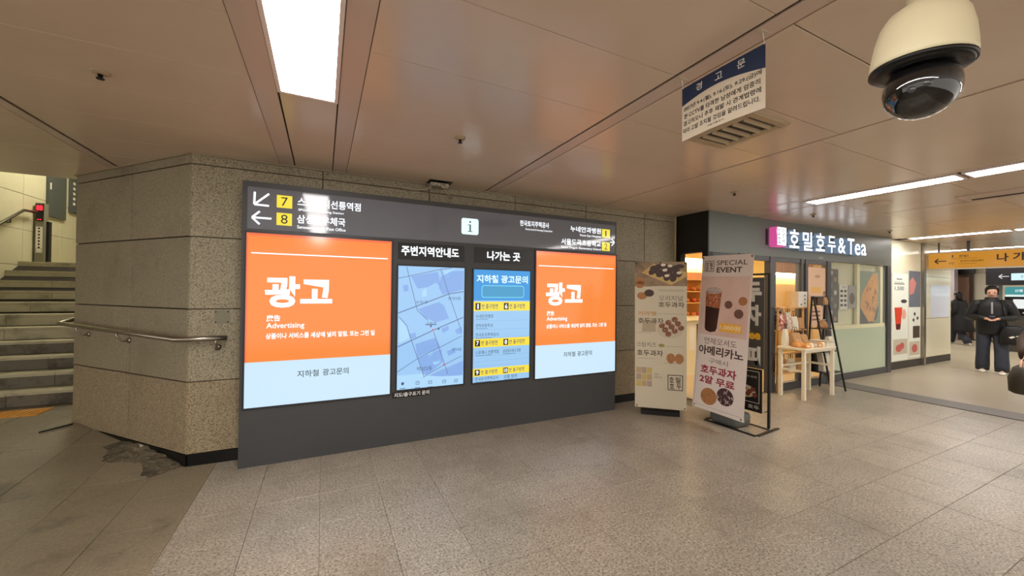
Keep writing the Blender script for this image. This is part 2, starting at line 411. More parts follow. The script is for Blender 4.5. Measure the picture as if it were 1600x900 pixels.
# display post, boards and rail in the stairwell
t = thing('display_post', 'grey post with red LED display at the top of the stairs', 'post', (-4.40, 9.6, 1.9))
bx('post_body', M('post_grey', (120, 116, 100), .5), t, (-4.47, 9.58, 1.9), (-4.36, 9.70, 2.93))
bx('post_back', m_black, t, (-4.36, 9.64, 1.9), (-4.325, 9.72, 2.62))
d = bx('display', m_black, t, (-4.46, 9.572, 2.62), (-4.365, 9.585, 2.91))
ff = wf(9.57)
MB().text(ff, '88', -4.452, 2.80, -4.374, 2.89, .001, .02).build('digits', glow('led_red', (255, 30, 50), 3), d)
MB().text(ff, '= =', -4.44, 2.635, -4.39, 2.65, .001, .02).build('digits', glow('led_red', (255, 30, 50), 3), d)
d = bx('notice_card', m_paper, t, (-4.455, 9.574, 2.07), (-4.375, 9.58, 2.52))
mk = TB()
for k in range(7):
    mk.ell(wf(9.573), -4.415, 2.49-.055*k, .014, .016, .001, 8)
mk.outline(wf(9.573), -4.45, 2.02+.06, -4.38, 2.145, .004, .001); mk.build('print', m_ink, d)
for nm, y0, y1, z0, z1, lb in (('notice_board', 9.92, 10.45, 2.76, 3.75, 'dark grey notice board on the stairwell wall behind the display post'), ('notice_board', 10.6, 11.4, 2.95, 3.75, 'dark grey notice board beside the stone column edge with white lettering')):
    t = thing(nm, lb, 'notice board', (-4.48, (y0+y1)/2, z0))
    bx('board', M('board_grey', (72, 76, 74), .5), t, (-4.498, y0, z0), (-4.46, y1, z1))
    g = frame((-4.46, 0, 0), (0, 1, 0), (0, 0, 1), (1, 0, 0)); mk = TB()
    if y0 < 10:
        mk.rect(g, y0+.03, 3.25, y0+.07, 3.37, .002)
    else:
        for r in range(5):
            for k in range(2): mk.rect(g, y0+.06+k*.14, 3.1+r*.1, y0+.06+k*.14+.08, 3.15+r*.1, .002)
    mk.build('print', m_paper, t)
t = thing('handrail', 'steel handrail climbing the stairwell wall toward the display post', 'handrail', (-4.42, 8.2, 2.2))
MB().tube([(-4.42, 7.2, 1.60), (-4.42, 8.69, 2.44), (-4.42, 9.2, 2.735), (-4.42, 9.5, 2.755)], .022, 10).build('rail', M('rail_dark_steel', (92, 88, 76), .35, metal=.8), t, True)
for y, z in ((8.9, 2.56), (8.1, 2.11)): MB().tube([(-4.5, y, z-.07), (-4.42, y, z-.07), (-4.42, y, z)], .01, 8).build('bracket', m_black, t, True)
# handrail round the angled wall
t = thing('handrail', 'stainless steel handrail bent round the corner of the granite wall', 'handrail', tuple(A0))
z0 = 1.075
pA = A0+AN*.085+AD*(AL+.04); pc = Vector((-1.06, 4.005, 0))
pts = [Vector((-.73, 4.02, z0)), Vector((-1.04, 4.02, z0)), Vector((-1.075, 4.03, z0)), Vector((pA.x, pA.y, 1.125)), Vector((pA.x+.05, pA.y+.12, 1.16))]
MB().tube(pts, .021, 12).build('rail', m_steel, t, True)
for k, s in enumerate((None, .47*AL, .85*AL)):
    if s is None: q = Vector((-.805, 4.02, z0)); n = Vector((0, -1, 0)); wallp = Vector((-.805, YW, z0-.085))
    else: q = A0+AN*.085+AD*s; q.z = z0+.05*s/AL; n = AN; wallp = A0+AD*(s-.02); wallp.z = q.z-.09
    MB().tube([wallp, wallp+n*.05+Vector((0, 0, -.005)), q+Vector((0, 0, -.045)), q], .0085, 8).build('bracket', m_steel, t, True)
    MB().tube([wallp, wallp+n*.012], .026, 14).build('rosette', m_steel, t, True)
t = thing('cover_plate', 'square grey blanking plate screwed to the granite beside the kiosk', 'plate', (-.78, YW, 1.2))
bx('plate', M('plate_grey', (128, 124, 104), .5, metal=.2), t, (-.834, YW-.006, 1.194), (-.725, YW, 1.306))
for a in (-.822, -.737):
    for b in (1.206, 1.294): MB().tube([(a, YW-.006, b), (a, YW-.01, b)], .006, 8).build('screw', m_black, t)

# ================================================================== CEILING
ceil = tag(MB().box((-9, -5, C+.012), (26, 5.70, C+.15)).build('ceiling', m_gap), 'low ceiling of painted metal panels', None, None, 'structure')
MB().box((-2.2, 5.70, C+.012), (26, 12, C+.15)).build('backing', m_gap, ceil)
fc = frame((0, 0, C), (1, 0, 0), (0, 1, 0), (0, 0, -1))
def panels(x0, x1, ys, name='panel', m=m_ceil, g=.0025, dn=0.0):
    for a, b in zip(ys, ys[1:]):
        t = random.uniform(-.0015, .0015)
        MB().slab(fc, x0+g, a+g, x1-g, b-g, -.01, dn+t*.3, .002).build(name, m, ceil)
rowsA = [-4+.02]+[.94-.51*k for k in range(9, 0, -1)]+[.94, 1.44, 1.95, 2.465, 2.98, 3.49, 4.12]
rowsA = [y for y in rowsA if y >= -4]
rowsL = [y for y in rowsA if y < 4]+[4.0, 4.51, 5.02, 5.70]
panels(-9, -7.5, [-4, -1, 2, 5.7]); panels(-7.5, -6, [-4, -1, 2, 5.7]); panels(-6, -4.8, rowsL); panels(-4.8, -3.3, rowsL); panels(-3.3, -1.842, rowsL); panels(-1.842, -1.77, [-4, 0, 5.7], 'strip', m_ceil_strip)
panels(-1.75, -.3705, rowsL, g=.0012)
panels(-.3695, -.252, [-4, -1, 1.0, 4.12], 'strip', m_ceil_strip, dn=.002, g=.001); panels(-.246, .064, [2.58, 4.12], 'panel')
panels(.068, .1845, [-4, -1, 1.0, 4.12], 'strip', m_ceil_strip, dn=.002, g=.001)
panels(.1855, 1.632, rowsA, g=.0012); panels(1.648, 1.752, [-4, 0, 4.12], 'strip', m_ceil_strip)
panels(1.756, 3.25, rowsA)
rowsB = [-4, -2.5, -1.48, -.46, .56, 1.567, 2.58, 3.6, 4.12]
panels(3.27, 5.14, rowsB)
panels(5.145, 5.215, [-4, 1, 3.6], 'strip', m_ceil_strip); panels(5.545, 5.62, [-4, 1, 3.6], 'strip', m_ceil_strip); panels(5.215, 5.545, [2.70, 3.6], 'panel')
panels(5.625, 6.93, rowsB[:-1]); panels(6.95, 8.5, rowsB[:-1]); panels(8.52, 10.2, rowsB[:-1])
panels(10.2, 10.33, [-4, 3.75], 'strip', m_ceil_strip); panels(10.61, 10.68, [-4, 3.75], 'strip', m_ceil_strip)
panels(10.68, 12.2, rowsB[:-2]+[3.75]); panels(12.22, 13.8, rowsB[:-2]+[3.75]); panels(13.82, 20, [-4, -2, 0, 2, 4, 6, 8, 10])
# ceiling edge bead along the granite wall
tag(MB().box((-1.0, YW-.02, C-.012), (4.66, YW, C)).build('trim_1', M('edge_bead', (150, 136, 112), .4)), 'thin metal bead where ceiling meets granite wall', None, None, 'structure')
tag(MB().slab(fa, 0, C-.012, AL, C, 0, .02).build('trim_2', M('edge_bead', (150, 136, 112), .4)), 'thin metal bead on the angled wall top', None, None, 'structure')
# lamps
def lamp(x0, x1, y0, y1, label, depth=.035):
    t = thing('ceiling_lamp', label, 'ceiling lamp', ((x0+x1)/2, (y0+y1)/2, C-.01), group='recessed ceiling lamps')
    fr = MB(); wdt = .02
    for a, b in (((x0, y0, C-.008), (x0+wdt, y1, C+.01)), ((x1-wdt, y0, C-.008), (x1, y1, C+.01)), ((x0+wdt, y0, C-.008), (x1-wdt, y0+wdt, C+.01)), ((x0+wdt, y1-wdt, C-.008), (x1-wdt, y1, C+.01))): fr.box(a, b)
    fr.build('frame', M('lamp_frame', (240, 222, 214), .35), t)
    MB().box((x0+wdt, y0+wdt, C-.003), (x1-wdt, y1-wdt, C+.008)).build('diffuser', g_lamp, t)
lb = ['wide recessed lamp nearest the kiosk header', 'second lamp of the kiosk row, over the viewer', 'third lamp of the kiosk row, behind the viewer', 'last lamp of the kiosk row, far behind the viewer']
for k in range(4): lamp(-.25, .065, 2.575-1.30*(k+1)+.02, 2.575-1.30*k, lb[k])
lb = ['slim lamp nearest the shop sign', 'slim lamp right of it, cut by the picture edge', 'third slim lamp of the shop row, out of frame', 'fourth slim lamp of the shop row, far right']
for k in range(4): lamp(5.25, 5.53, 2.69-1.30*(k+1)+.03, 2.69-1.30*k, lb[k])
lb = ['distant slim lamp in front of the yellow sign', 'distant slim lamp at the right picture edge before the sign', 'third distant lamp, out of frame']
for k in range(3): lamp(10.34, 10.60, 3.46-1.30*(k+1)+.03, 3.46-1.30*k, lb[k])
for k, (x, y) in enumerate(((15.6, 3.2), (15.6, 5.2), (18.2, 5.2), (18.2, 2.0))): lamp(x, x+.3, y, y+1.5, ['far lamp above the gates', 'far lamp over the side passage', 'far lamp nearest the end wall', 'far lamp above the dark booth'][k])
lb = ['first lamp of the row left of the picture', 'second lamp of the row left of the picture', 'third lamp of the row left of the picture', 'last lamp of the row left of the picture']
for k in range(4): lamp(-5.65, -5.37, 2.69-1.30*(k+1)+.03, 2.69-1.30*k, lb[k])
lb = ['far slim lamp seen just above the yellow sign', 'far slim lamp above the yellow sign at the picture edge', 'third far slim lamp, out of frame']
for k in range(3): lamp(13.9, 14.16, 3.9-1.30*(k+1)+.03, 3.9-1.30*k, lb[k])
t = thing('ceiling_lamp', 'lamp on the high stairwell ceiling', 'ceiling lamp', (-3.4, 9.2, 4.55))
bx('frame', M('lamp_frame', (214, 186, 176), .4), t, (-3.75, 8.6, 4.55), (-3.05, 9.9, 4.6)); bx('diffuser', glow('stair_lamp', (255, 246, 216), 34), t, (-3.72, 8.63, 4.545), (-3.08, 9.87, 4.552))
# sprinklers
def sprinkler(x, y, label):
    t = thing('sprinkler', label, 'sprinkler', (x, y, C-.03), group='ceiling sprinklers')
    MB().lathe((x, y, C), [(.012, -.016), (.034, -.012), (.04, -.002), (.04, 0)], 16).build('escutcheon', M('sprinkler_rim', (170, 150, 120), .4), t, True)
    MB().lathe((x, y, C), [(.016, -.04), (.018, -.036), (.009, -.03), (.012, -.016)], 12).build('head', m_black, t, True)
sprinkler(-1.069, 2.779, 'dark sprinkler head in the left ceiling panels'); sprinkler(.896, 2.74, 'dark sprinkler head above the kiosk information symbol')
sprinkler(4.1, 2.79, 'small sprinkler head before the shop front'); sprinkler(6.2, 3.05, 'small dark sprinkler above the shop sign letters'); sprinkler(8.9, 3.2, 'small sprinkler near the distant lamp')
sprinkler(-2.2, 3.9, 'dark sprinkler head at the left picture edge')
tag(MB().lathe((6.08, 2.3, C), [(.10, -.012), (.125, -.01), (.13, 0)], 24).build('speaker_grille', m_ceil_strip, None, True), 'round ceiling speaker cover between lamp and shop sign', 'speaker')
t = thing('ceiling_hatch', 'small metal access hatch right of the slim lamp', 'hatch', (6.7, 1.5, C-.01))
bx('hatch_frame', m_ceil_strip, t, (6.45, 1.2, C-.012), (6.9, 1.75, C)); bx('hatch_slot', m_gap, t, (6.72, 1.22, C-.016), (6.78, 1.7, C-.012))
# vent
t = thing('air_vent', 'square ceiling air vent with curved vanes behind the hanging notice', 'air vent', (2.555, 1.735, C))
mv = M('vent_metal', (178, 158, 128), .4)
x0, x1, y0, y1 = 2.36, 2.755, 1.49, 1.98
for k, (a, b, c, d) in enumerate(((x0, y0, x1, y0+.055), (x0, y1-.055, x1, y1), (x0, y0+.055, x0+.055, y1-.055), (x1-.055, y0+.055, x1, y1-.055))):
    MB().slab(fc, a, b, c, d, -.004, .016, .006).build('frame_bar', mv, t)
MB().box((x0+.05, y0+.05, C-.001), (x1-.05, y1-.05, C+.011)).build('void', m_base, t)
for k in range(5):
    y = y0+.08+k*.075
    MB().add([(x0+.056, y, C-.001), (x1-.056, y, C-.001), (x1-.056, y+.006, C-.012), (x0+.056, y+.006, C-.012), (x1-.056, y+.02, C-.02), (x0+.056, y+.02, C-.02)], [(0, 1, 2, 3), (3, 2, 4, 5)]).build('vane', mv, t, True)
# junction box
t = thing('junction_box', 'taped grey junction box with loose cables above the kiosk', 'junction box', (1.07, 4.02, 2.585))
jb = MB().slab(frame((0, 0, 0), (1, 0, 0), (0, 1, 0), (0, 0, -1)), .985, 3.955, 1.175, 4.075, -2.618, -2.584, .006)
jb.build('box', M('taped_metal', (168, 160, 140), .5, speck=(60, (80, 72, 58), .8, (210, 204, 186), .6), bump=(50, .6)), t)
MB().box((.96, 3.90, 2.6295), (1.21, 4.075, 2.631)).build('ceiling_hole', m_base, t)
mc = M('grey_cable', (186, 170, 146), .5)
MB().tube([(1.0, 4.0, 2.59), (.995, 4.0, 2.572), (.975, 4.03, 2.562), (.86, 4.085, 2.545), (.72, 4.09, 2.552)], .006, 8).build('cable', mc, t, True)
MB().tube([(1.13, 3.99, 2.59), (1.14, 3.99, 2.56), (1.16, 4.02, 2.545), (1.25, 4.085, 2.50)], .006, 8).build('cable', mc, t, True)
MB().box((1.10, 3.965, 2.575), (1.165, 3.975, 2.584)).build('clip', mc, t)

# ================================================================== KIOSK
fk = wf(KY)
kz = thing('information_kiosk', 'charcoal illuminated kiosk with orange advert screens, map and exit list', 'kiosk', (1.37, 3.97, 0))
kb = MB(); kb.box((-.615, KY, .0), (3.372, YW-.004, 2.40)); kb.build('body', m_kiosk, kz)
# raised rails make the recessed screens
def screen(name, u0, v0, u1, v1, m, label=None):
    s = MB(); s.slab(fk, u0, v0, u1, v1, -.01, .004); o = s.build(name, m, kz)
    if label: o['label'] = label
    b = MB()
    for a in ((u0-.014, v0-.014, u1+.014, v0), (u0-.014, v1, u1+.014, v1+.014), (u0-.014, v0, u0, v1), (u1, v0, u1+.014, v1)): b.slab(fk, *a, 0, .012)
    b.build('screen_frame', M('screen_bezel', (38, 38, 40), .35), kz); return o
K = .006; K2 = .0075
# header
hd = MB().slab(fk, -.578, 2.0, 3.345, 2.352, 0, .004).build('header_panel', m_gloss, kz); hd['label'] = 'glossy dark header with exit directions'
a = TB()
def arrow(mb, f, p, q, hw, wd, n):
    """arrow from p to q with head arms hw"""
    dx, dy = q[0]-p[0], q[1]-p[1]; L = math.hypot(dx, dy); dx /= L; dy /= L
    m_ = MB(); m_.line(f, p, q, wd, n)
    for sg in (1, -1):
        ax, ay = -dx*hw+sg*-dy*hw, -dy*hw+sg*dx*hw; m_.line(f, q, (q[0]+ax, q[1]+ay), wd, n)
    if isinstance(mb, TB): mb.l.append(m_)
    else: mb.add(m_.v, m_.f)
arrow(a, fk, (-.425, 2.305), (-.53, 2.205), .075, .016, K); arrow(a, fk, (-.405, 2.095), (-.545, 2.095), .055, .016, K)
a.build('arrow', g_text, hd)
for v0, v1, ch in ((2.196, 2.304, '7'), (2.045, 2.152, '8')):
    y = MB().rect(fk, -.368, v0, -.252, v1, K).build('exit_number_plate', g_yellow, hd)
tx = TB()
tx.text(fk, '7', -.335, 2.212, -.285, 2.288, K2); tx.text(fk, '8', -.335, 2.06, -.285, 2.138, K2)
tx.text(fk, '1', 3.185, 2.203, 3.205, 2.273, K2); tx.text(fk, '2', 3.175, 2.037, 3.22, 2.113, K2)
tx.build('exit_numeral', g_blackink, hd)
tx = TB()
tx.text(fk, '스포애니선릉역점', -.212, 2.226, .305, 2.302, K, .018)
tx.text(fk, 'SPOANY Seolleung Station', -.205, 2.178, .16, 2.204, K, .01)
tx.text(fk, '삼성동우체국', -.214, 2.074, .175, 2.150, K, .018)
tx.text(fk, 'Samseong-dong Post Office', -.212, 2.02, .178, 2.056, K, .01)
tx.text(fk, '한국토지주택공사', 1.98, 2.235, 2.36, 2.300, K, .015); tx.text(fk, 'Korea Land & Housing Corporation', 2.05, 2.188, 2.405, 2.216, K, .01)
tx.text(fk, '누네안과병원', 2.66, 2.225, 3.12, 2.295, K, .018); tx.text(fk, 'Nune Eye Hospital', 2.80, 2.17, 3.12, 2.205, K, .01)
tx.text(fk, '서울도곡초등학교', 2.53, 2.063, 3.12, 2.135, K, .018); tx.text(fk, 'Seoul Dogok Elementary School', 2.53, 2.012, 3.12, 2.046, K, .01)
tx.build('lettering', g_text, hd)
for v0, v1 in ((2.186, 2.292), (2.02, 2.128)): MB().rect(fk, 3.135, v0, 3.262, v1, K).build('exit_number_plate', g_yellow, hd)
a = TB(); arrow(a, fk, (3.27, 2.135), (3.335, 2.135), .045, .014, K); a.build('arrow', g_text, hd)
MB().rrect(fk, 1.292, 2.092, 1.482, 2.262, .022, K).build('information_plate', glow('lit_info', (226, 250, 252), 1.15), hd)
MB().rect(fk, 1.36, 2.12, 1.415, 2.128, K2).rect(fk, 1.379, 2.12, 1.397, 2.198, K2).rect(fk, 1.362, 2.19, 1.39, 2.198, K2).ell(fk, 1.387, 2.225, .011, .011, K2).build('information_symbol', g_grey, hd)
# advert screens
def advert(u0, u1, label):
    o = screen('advert_screen', u0, .497, u1, 1.966, g_orange, label)
    MB().rect(fk, u0, .497, u1, .877, K).build('white_footer', g_pale, o)
    W = u1-u0; s = lambda q: u0+W*q
    MB().rect(fk, s(.03), 1.792, s(.97), 1.802, K).build('rule', g_text, o)
    ed = TB(); ed.rect(fk, u0, .877, u0+.012, 1.966, K); ed.rect(fk, u1-.012, .877, u1, 1.966, K); ed.rect(fk, u0+.012, 1.945, u1-.012, 1.966, K); ed.build('screen_edge', g_orange2, o)
    MB().text(fk, '광고', s(.115), 1.335, s(.56), 1.607, K, .038).build('headline', g_text, o)
    t2 = TB(); t2.text(fk, '廣告', s(.128), 1.218, s(.215), 1.272, K, .02); t2.text(fk, 'Advertising', s(.128), 1.145, s(.372), 1.205, K, .012)
    t2.text(fk, '상품이나 서비스를 세상에 널리 알림. 또는 그런 일', s(.125), 1.067, s(.875), 1.117, K, .022); t2.build('lettering', g_text, o)
    TB().text(fk, '지하철', s(.33), .722, s(.475), .782, K2, .015).text(fk, '광고문의', s(.50), .722, s(.685), .782, K2, .015).build('lettering', g_grey, o)
advert(-.58, .590, 'left orange advert screen'); advert(2.191, 3.362, 'right orange advert screen')
# map title and exit title strips
def title(u0, u1, t, a, b, c, d):
    o = MB().slab(fk, u0, 1.80, u1, 1.964, 0, .004).build('title_strip', M('title_black', (26, 26, 28), .25), kz)
    MB().text(fk, t, a, b, c, d, K, .03).build('lettering', g_text, o)
title(.65, 1.328, '주변지역안내도', .682, 1.838, 1.268, 1.936); title(1.44, 2.117, '나가는 곳', 1.585, 1.832, 1.985, 1.932)
# map
mp = screen('map_screen', .655, .525, 1.331, 1.735, g_map, 'pale blue street map screen')
W, Hh = .676, 1.21
mu = lambda x: .655+W*(x-30)/465; mv_ = lambda x, y: .525+Hh*(1-(y-22-(x-30)*.04)/(868-22-(x-30)*.08)) 
def mq(pts): return [(mu(x), max(.527, min(1.733, mv_(x, y)))) for x, y in pts]
b = TB()
for pts in ([(115, 95), (300, 65), (330, 190), (290, 140), (230, 170), (160, 180)], [(320, 100), (400, 60), (490, 60), (490, 190), (380, 215), (335, 225), (310, 180)], [(165, 320), (310, 275), (345, 300), (385, 390), (290, 415), (215, 380)],
            [(150, 560), (290, 520), (325, 590), (165, 650)], [(170, 660), (330, 600), (345, 690), (240, 775), (205, 770)], [(240, 780), (490, 690), (490, 790), (330, 790)], [(60, 160), (95, 150), (100, 195), (70, 200)], [(110, 490), (150, 480), (155, 515), (115, 525)], [(330, 460), (380, 440), (385, 470), (340, 490)], [(430, 470), (480, 450), (480, 500), (440, 500)], [(370, 620), (430, 595), (435, 630), (385, 650)]):
    b.poly(fk, mq(pts), K)
b.build('map_block', g_map2, mp)
b = TB()
for pts in ([(190, 200), (220, 175), (225, 230), (195, 240)], [(235, 630), (270, 615), (270, 640), (245, 655)], [(340, 60), (420, 50), (395, 90), (370, 110)], [(40, 380), (90, 440), (110, 520), (40, 550)], [(270, 690), (320, 670), (330, 690), (285, 710)]): b.poly(fk, mq(pts), K)
b.build('map_block', g_map3, mp)
rd = TB()
for p in ([(32, 108), (320, 48), (400, 30)], [(85, 30), (160, 330), (235, 400)], [(320, 48), (380, 220), (480, 490)], [(32, 345), (380, 220), (490, 205)], [(32, 575), (270, 470), (490, 385)], [(38, 370), (90, 430), (125, 540), (210, 780)], [(32, 745), (165, 660), (330, 585), (480, 515)], [(275, 480), (380, 775)], [(205, 790), (355, 710), (480, 655)]):
    wd = .011 if p[0] in ((32, 345), (32, 575)) else .007
    q = mq(p)
    for i in range(len(q)-1): rd.line(fk, q[i], q[i+1], wd, K+.0008)
rd.build('map_road', g_road, mp)
mk = TB()
for x, y in ((255, 440), (310, 460)): mk.ell(fk, mu(x), mv_(x, y), .009, .012, K2, 10)
mk.rect(fk, mu(218), mv_(255, 432), mu(295), mv_(255, 426), K2)
mk.text(fk, '삼성1동', mu(150), mv_(190, 282), mu(232), mv_(190, 262), K2); mk.text(fk, '삼성2동', mu(375), mv_(420, 262), mu(470), mv_(420, 240), K2)
mk.text(fk, '역삼2동', mu(160), mv_(215, 745), mu(268), mv_(215, 715), K2); mk.text(fk, '대치4동', mu(410), mv_(445, 620), mu(480), mv_(445, 596), K2)
mk.text(fk, '선릉역', mu(222), mv_(255, 424), mu(290), mv_(255, 412), K2)
for k, x in enumerate((68, 168, 255, 355, 440)):
    v = mv_(x, 826)
    if k == 0: mk.ell(fk, mu(x), v, .014, .016, K2, 12)
    else: mk.outline(fk, mu(x)-.018, v-.016, mu(x)+.018, v+.016, .004, K2); mk.line(fk, (mu(x)-.01, v), (mu(x)+.01, v+.006), .004, K2)
    mk.rect(fk, mu(x)-.028, v-.05, mu(x)+.028, v-.044, K2)
mk.build('map_print', g_ink2, mp)
b = MB().rect(fk, .656, .526, 1.33, .665, K-.0008).build('map_legend', g_map3, mp)
TB().ell(fk, mu(350), mv_(350, 710), .01, .012, K2, 8).ell(fk, mu(268), mv_(268, 466), .01, .01, K2, 8).build('map_marker', glow('lit_red', (226, 110, 130), .9), mp)
# exit list
ex = screen('exit_list_screen', 1.435, .521, 2.116, 1.726, g_list, 'blue screen listing exits in yellow bands')
MB().rect(fk, 1.435, 1.395, 2.116, 1.726, K).build('title_field', g_blue, ex)
MB().text(fk, '지하철 광고문의', 1.468, 1.585, 2.085, 1.672, K2, .03).build('headline', glow('lit_pale_text', (216, 244, 255), 1.1), ex)
o_ = MB(); 
for k in range(1): 
    pts = []
    o_.rrect(fk, 1.525, 1.425, 2.04, 1.56, .03, K2)
o_.build('number_box', g_cyan, ex)
MB().rrect(fk, 1.533, 1.433, 2.032, 1.552, .024, K2+.001).build('number_field', glow('lit_teal_blue', (60, 158, 206), .95), ex)
bands = [(1.282, 1.383), (.893, .985), (.585, .668)]
yb = TB(); [yb.rect(fk, 1.436, a, 2.115, b, K) for a, b in bands]; yb.build('yellow_band', g_yellow, ex)
nb = TB(); nt_ = TB(); bt = TB()
for (a, b), l, r in zip(bands, '179', ('6', '8', '10')):
    h = b-a
    for u, c in ((1.457, l), (1.79, r)):
        nb.rect(fk, u, a+h*.14, u+.058, b-h*.14, K2); nt_.text(fk, c, u+(.022 if c == '1' else .010 if c == '10' else .014), a+h*.24, u+(.037 if c == '1' else .05 if c == '10' else .044), b-h*.24, K2+.001, .01 if c == '1' else .02)
        bt.text(fk, '번 출구방면', u+.072, a+h*.22, u+.262, b-h*.22, K2, .01)
for t_, u, v, ww in (('누네안과병원', 1.463, 1.215, .2), ('한독초등학교', 1.463, 1.115, .2), ('한국토지주택공사', 1.463, 1.015, .27), ('스포애니 선릉역점', 1.463, .828, .27), ('삼성동우체국 정류', 1.785, .828, .22), ('한국토지주택공사', 1.463, .545, .27), ('선릉 방면', 1.80, .545, .16)):
    bt.text(fk, t_, u, v-.008, u+ww, v+.032, K2, .005); bt.rect(fk, u, v-.022, u+ww*.7, v-.018, K2)
nb.build('number_plate', g_blackink, ex); nt_.build('exit_numeral', g_text, ex); bt.build('lettering', g_ink2, ex)
ln = TB(); [ln.rect(fk, 1.46, v, 2.1, v+.003, K) for v in (1.175, 1.08, .99, .8, .74, .69)]; ln.build('rule', g_map2, ex)
lab = MB().rect(fk, .615, .447, .985, .505, .003).build('caption_plate', M('caption_black', (10, 10, 10), .4), kz)
MB().text(fk, '지도/출구표기 문의', .632, .455, .975, .497, .0045, .015).build('lettering', M('caption_white', (236, 236, 236), .5), lab)
MB().rect(fk, 3.25, .462, 3.33, .478, .001).build('maker_plate', M('plate_dark', (92, 88, 78), .5), kz)

# ================================================================== HANGING NOTICE
nx = 1.70
fn0 = frame((nx, 0, 0), (0, -1, 0), (0, 0, 1), (-1, 0, 0))
def fn(u, v, n=0):
    # gentle curl of the sheet; u = -Y
    c = .010*math.sin((u+1.44)/.42*math.pi)*(1+.6*(2.58-v)/.28)
    drop = -.004*math.sin((u+1.44)/.42*math.pi)*(v-2.295)/.28
    return fn0(u, v+drop, n+c)
nt0 = thing('hanging_notice', 'white warning notice with navy header hung from the ceiling strip', 'notice', (nx, 1.235, 2.30))
def grid(mb, f, u0, v0, u1, v1, n, nu=10, nv=4):
    P_ = [f(u0+(u1-u0)*i/nu, v0+(v1-v0)*j/nv, n) for j in range(nv+1) for i in range(nu+1)]
    return mb.add(P_, [(j*(nu+1)+i, j*(nu+1)+i+1, (j+1)*(nu+1)+i+1, (j+1)*(nu+1)+i) for j in range(nv) for i in range(nu)])
sh = MB(); grid(sh, fn, -1.452, 2.302, -1.02, 2.582, 0); grid(sh, fn, -1.452, 2.302, -1.02, 2.582, -.001); sh.build('sheet', M('notice_paper', (226, 214, 192), .55), nt0, True)
hb = MB()
P_ = []
nn = 12
for i in range(nn+1):
    u = -1.452+.432*i/nn; low = 2.487+.03*math.sin(math.pi*i/nn)-.012*i/nn; P_ += [fn(u, low, .0006), fn(u, 2.582, .0006)]
hb.add(P_, [(2*i, 2*i+2, 2*i+3, 2*i+1) for i in range(nn)]); hb.build('header_band', M('navy_ink', (36, 52, 84), .5), nt0, True)
TB().text(fn, '경', -1.362, 2.528, -1.325, 2.566, .0012, .01).text(fn, '고', -1.252, 2.530, -1.213, 2.564, .0012, .01).text(fn, '문', -1.142, 2.528, -1.105, 2.566, .0012, .01).build('lettering', M('notice_white', (232, 228, 220), .6), nt0)
tx = TB()
for t_, u0, u1, v in (('2023년 9.4.(월), 9.16.(토), 9.29.(금)에', -1.44, -1.035, 2.452), ('본 CCTV를 타격한 남성에게 엄중히', -1.437, -1.04, 2.414), ('경고하오니 추후 재발 시 관계법령에', -1.44, -1.036, 2.376), ('따라 고발 조치될 것임을 알려드립니다.', -1.442, -1.04, 2.338)):
    tx.text(fn, t_, u0, v, u1, v+.026, .0012, .012)
tx.text(fn, '서울교통공사', -1.29, 2.318, -1.20, 2.327, .0012)
tx.build('lettering', m_ink, nt0)
for u in (1.445, 1.025):
    MB().tube([(nx, u, 2.578), (nx-.005, u, 2.60), (nx-.012, u, C)], .002, 6).build('string', m_paper, nt0)
    MB().slab(fc, nx-.045, u-.012, nx+.02, u+.012, -.001, .004).build('tape', M('clear_tape', (200, 184, 160), .15), nt0)

# ================================================================== DOME CAMERA
dc = Vector((1.5, .473, 2.178))
t = thing('dome_camera', 'cream and black dome surveillance camera hanging from ceiling pipe', 'camera', (1.5, .473, 1.98))
tilt = Matrix.Translation(dc) @ Matrix.Rotation(math.radians(3), 4, 'X') @ Matrix.Translation(-dc)
m_dc = M('camera_cream', (222, 212, 176), .35, stain=[(3, (206, 196, 158), .5, .7, .4)])
R = .108
MB().lathe(dc, [(R, -.034), (R*1.0, -.02), (R*.985, 0), (R*.93, .045), (R*.84, .085), (R*.70, .112), (R*.50, .128), (R*.34, .133)], 36).xform(tilt).build('housing', m_dc, t, True)
MB().lathe(dc, [(R*.34, .131), (R*.34, .137), (.030, .139), (.029, .20)], 24).build('neck', m_dc, t, True)
MB().tube([dc+Vector((0, 0, .19)), (1.5, .473, C)], .026, 20).build('drop_pipe', m_dc, t, True)
MB().lathe((1.5, .473, C), [(.035, -.03), (.06, -.02), (.06, 0)], 20).build('ceiling_flange', m_dc, t, True)
m_db = M('camera_black', (12, 12, 13), .3)
MB().lathe(dc, [(R*.70, -.05), (R*.93, -.048), (R*.965, -.04), (R*.97, -.028)], 36).xform(tilt).build('black_collar', m_db, t, True)
MB().lathe(dc, [(R*.955, -.043), (R*1.005, -.042), (R*1.005, -.033), (R*.96, -.032)], 36).xform(tilt).build('lip', m_db, t, True)
MB().ball(dc+Vector((0, 0, -.098)), .081, 32, 20, (1, 1, 1.0)).build('eyeball', M('camera_gloss_black', (14, 14, 15), .07, coat=1.0), t, True)
vd = (Vector((0, 0, EYE))-dc).normalized(); side = Vector((vd.y, -vd.x, 0)).normalized()
e0 = dc+Vector((0, 0, -.098))
for s_, up in ((-.018, .01), (.012, .018)):
    d_ = (vd+side*-s_*12+Vector((0, 0, 1))*(up*12)).normalized()
    MB().tube([e0+d_*.0795, e0+d_*.0822], .009, 14).build('lens_window', M('lens_glass', (60, 60, 64), .05, coat=1), t, True)
rim = []
for k in range(33):
    a_ = math.radians(200+k*140/32); rim.append(e0+Vector((side.x*math.cos(a_), side.y*math.cos(a_), math.sin(a_)))*.0812)
MB().tube(rim, .0016, 6).build('rim', M('camera_lip', (168, 166, 160), .2), t, True)

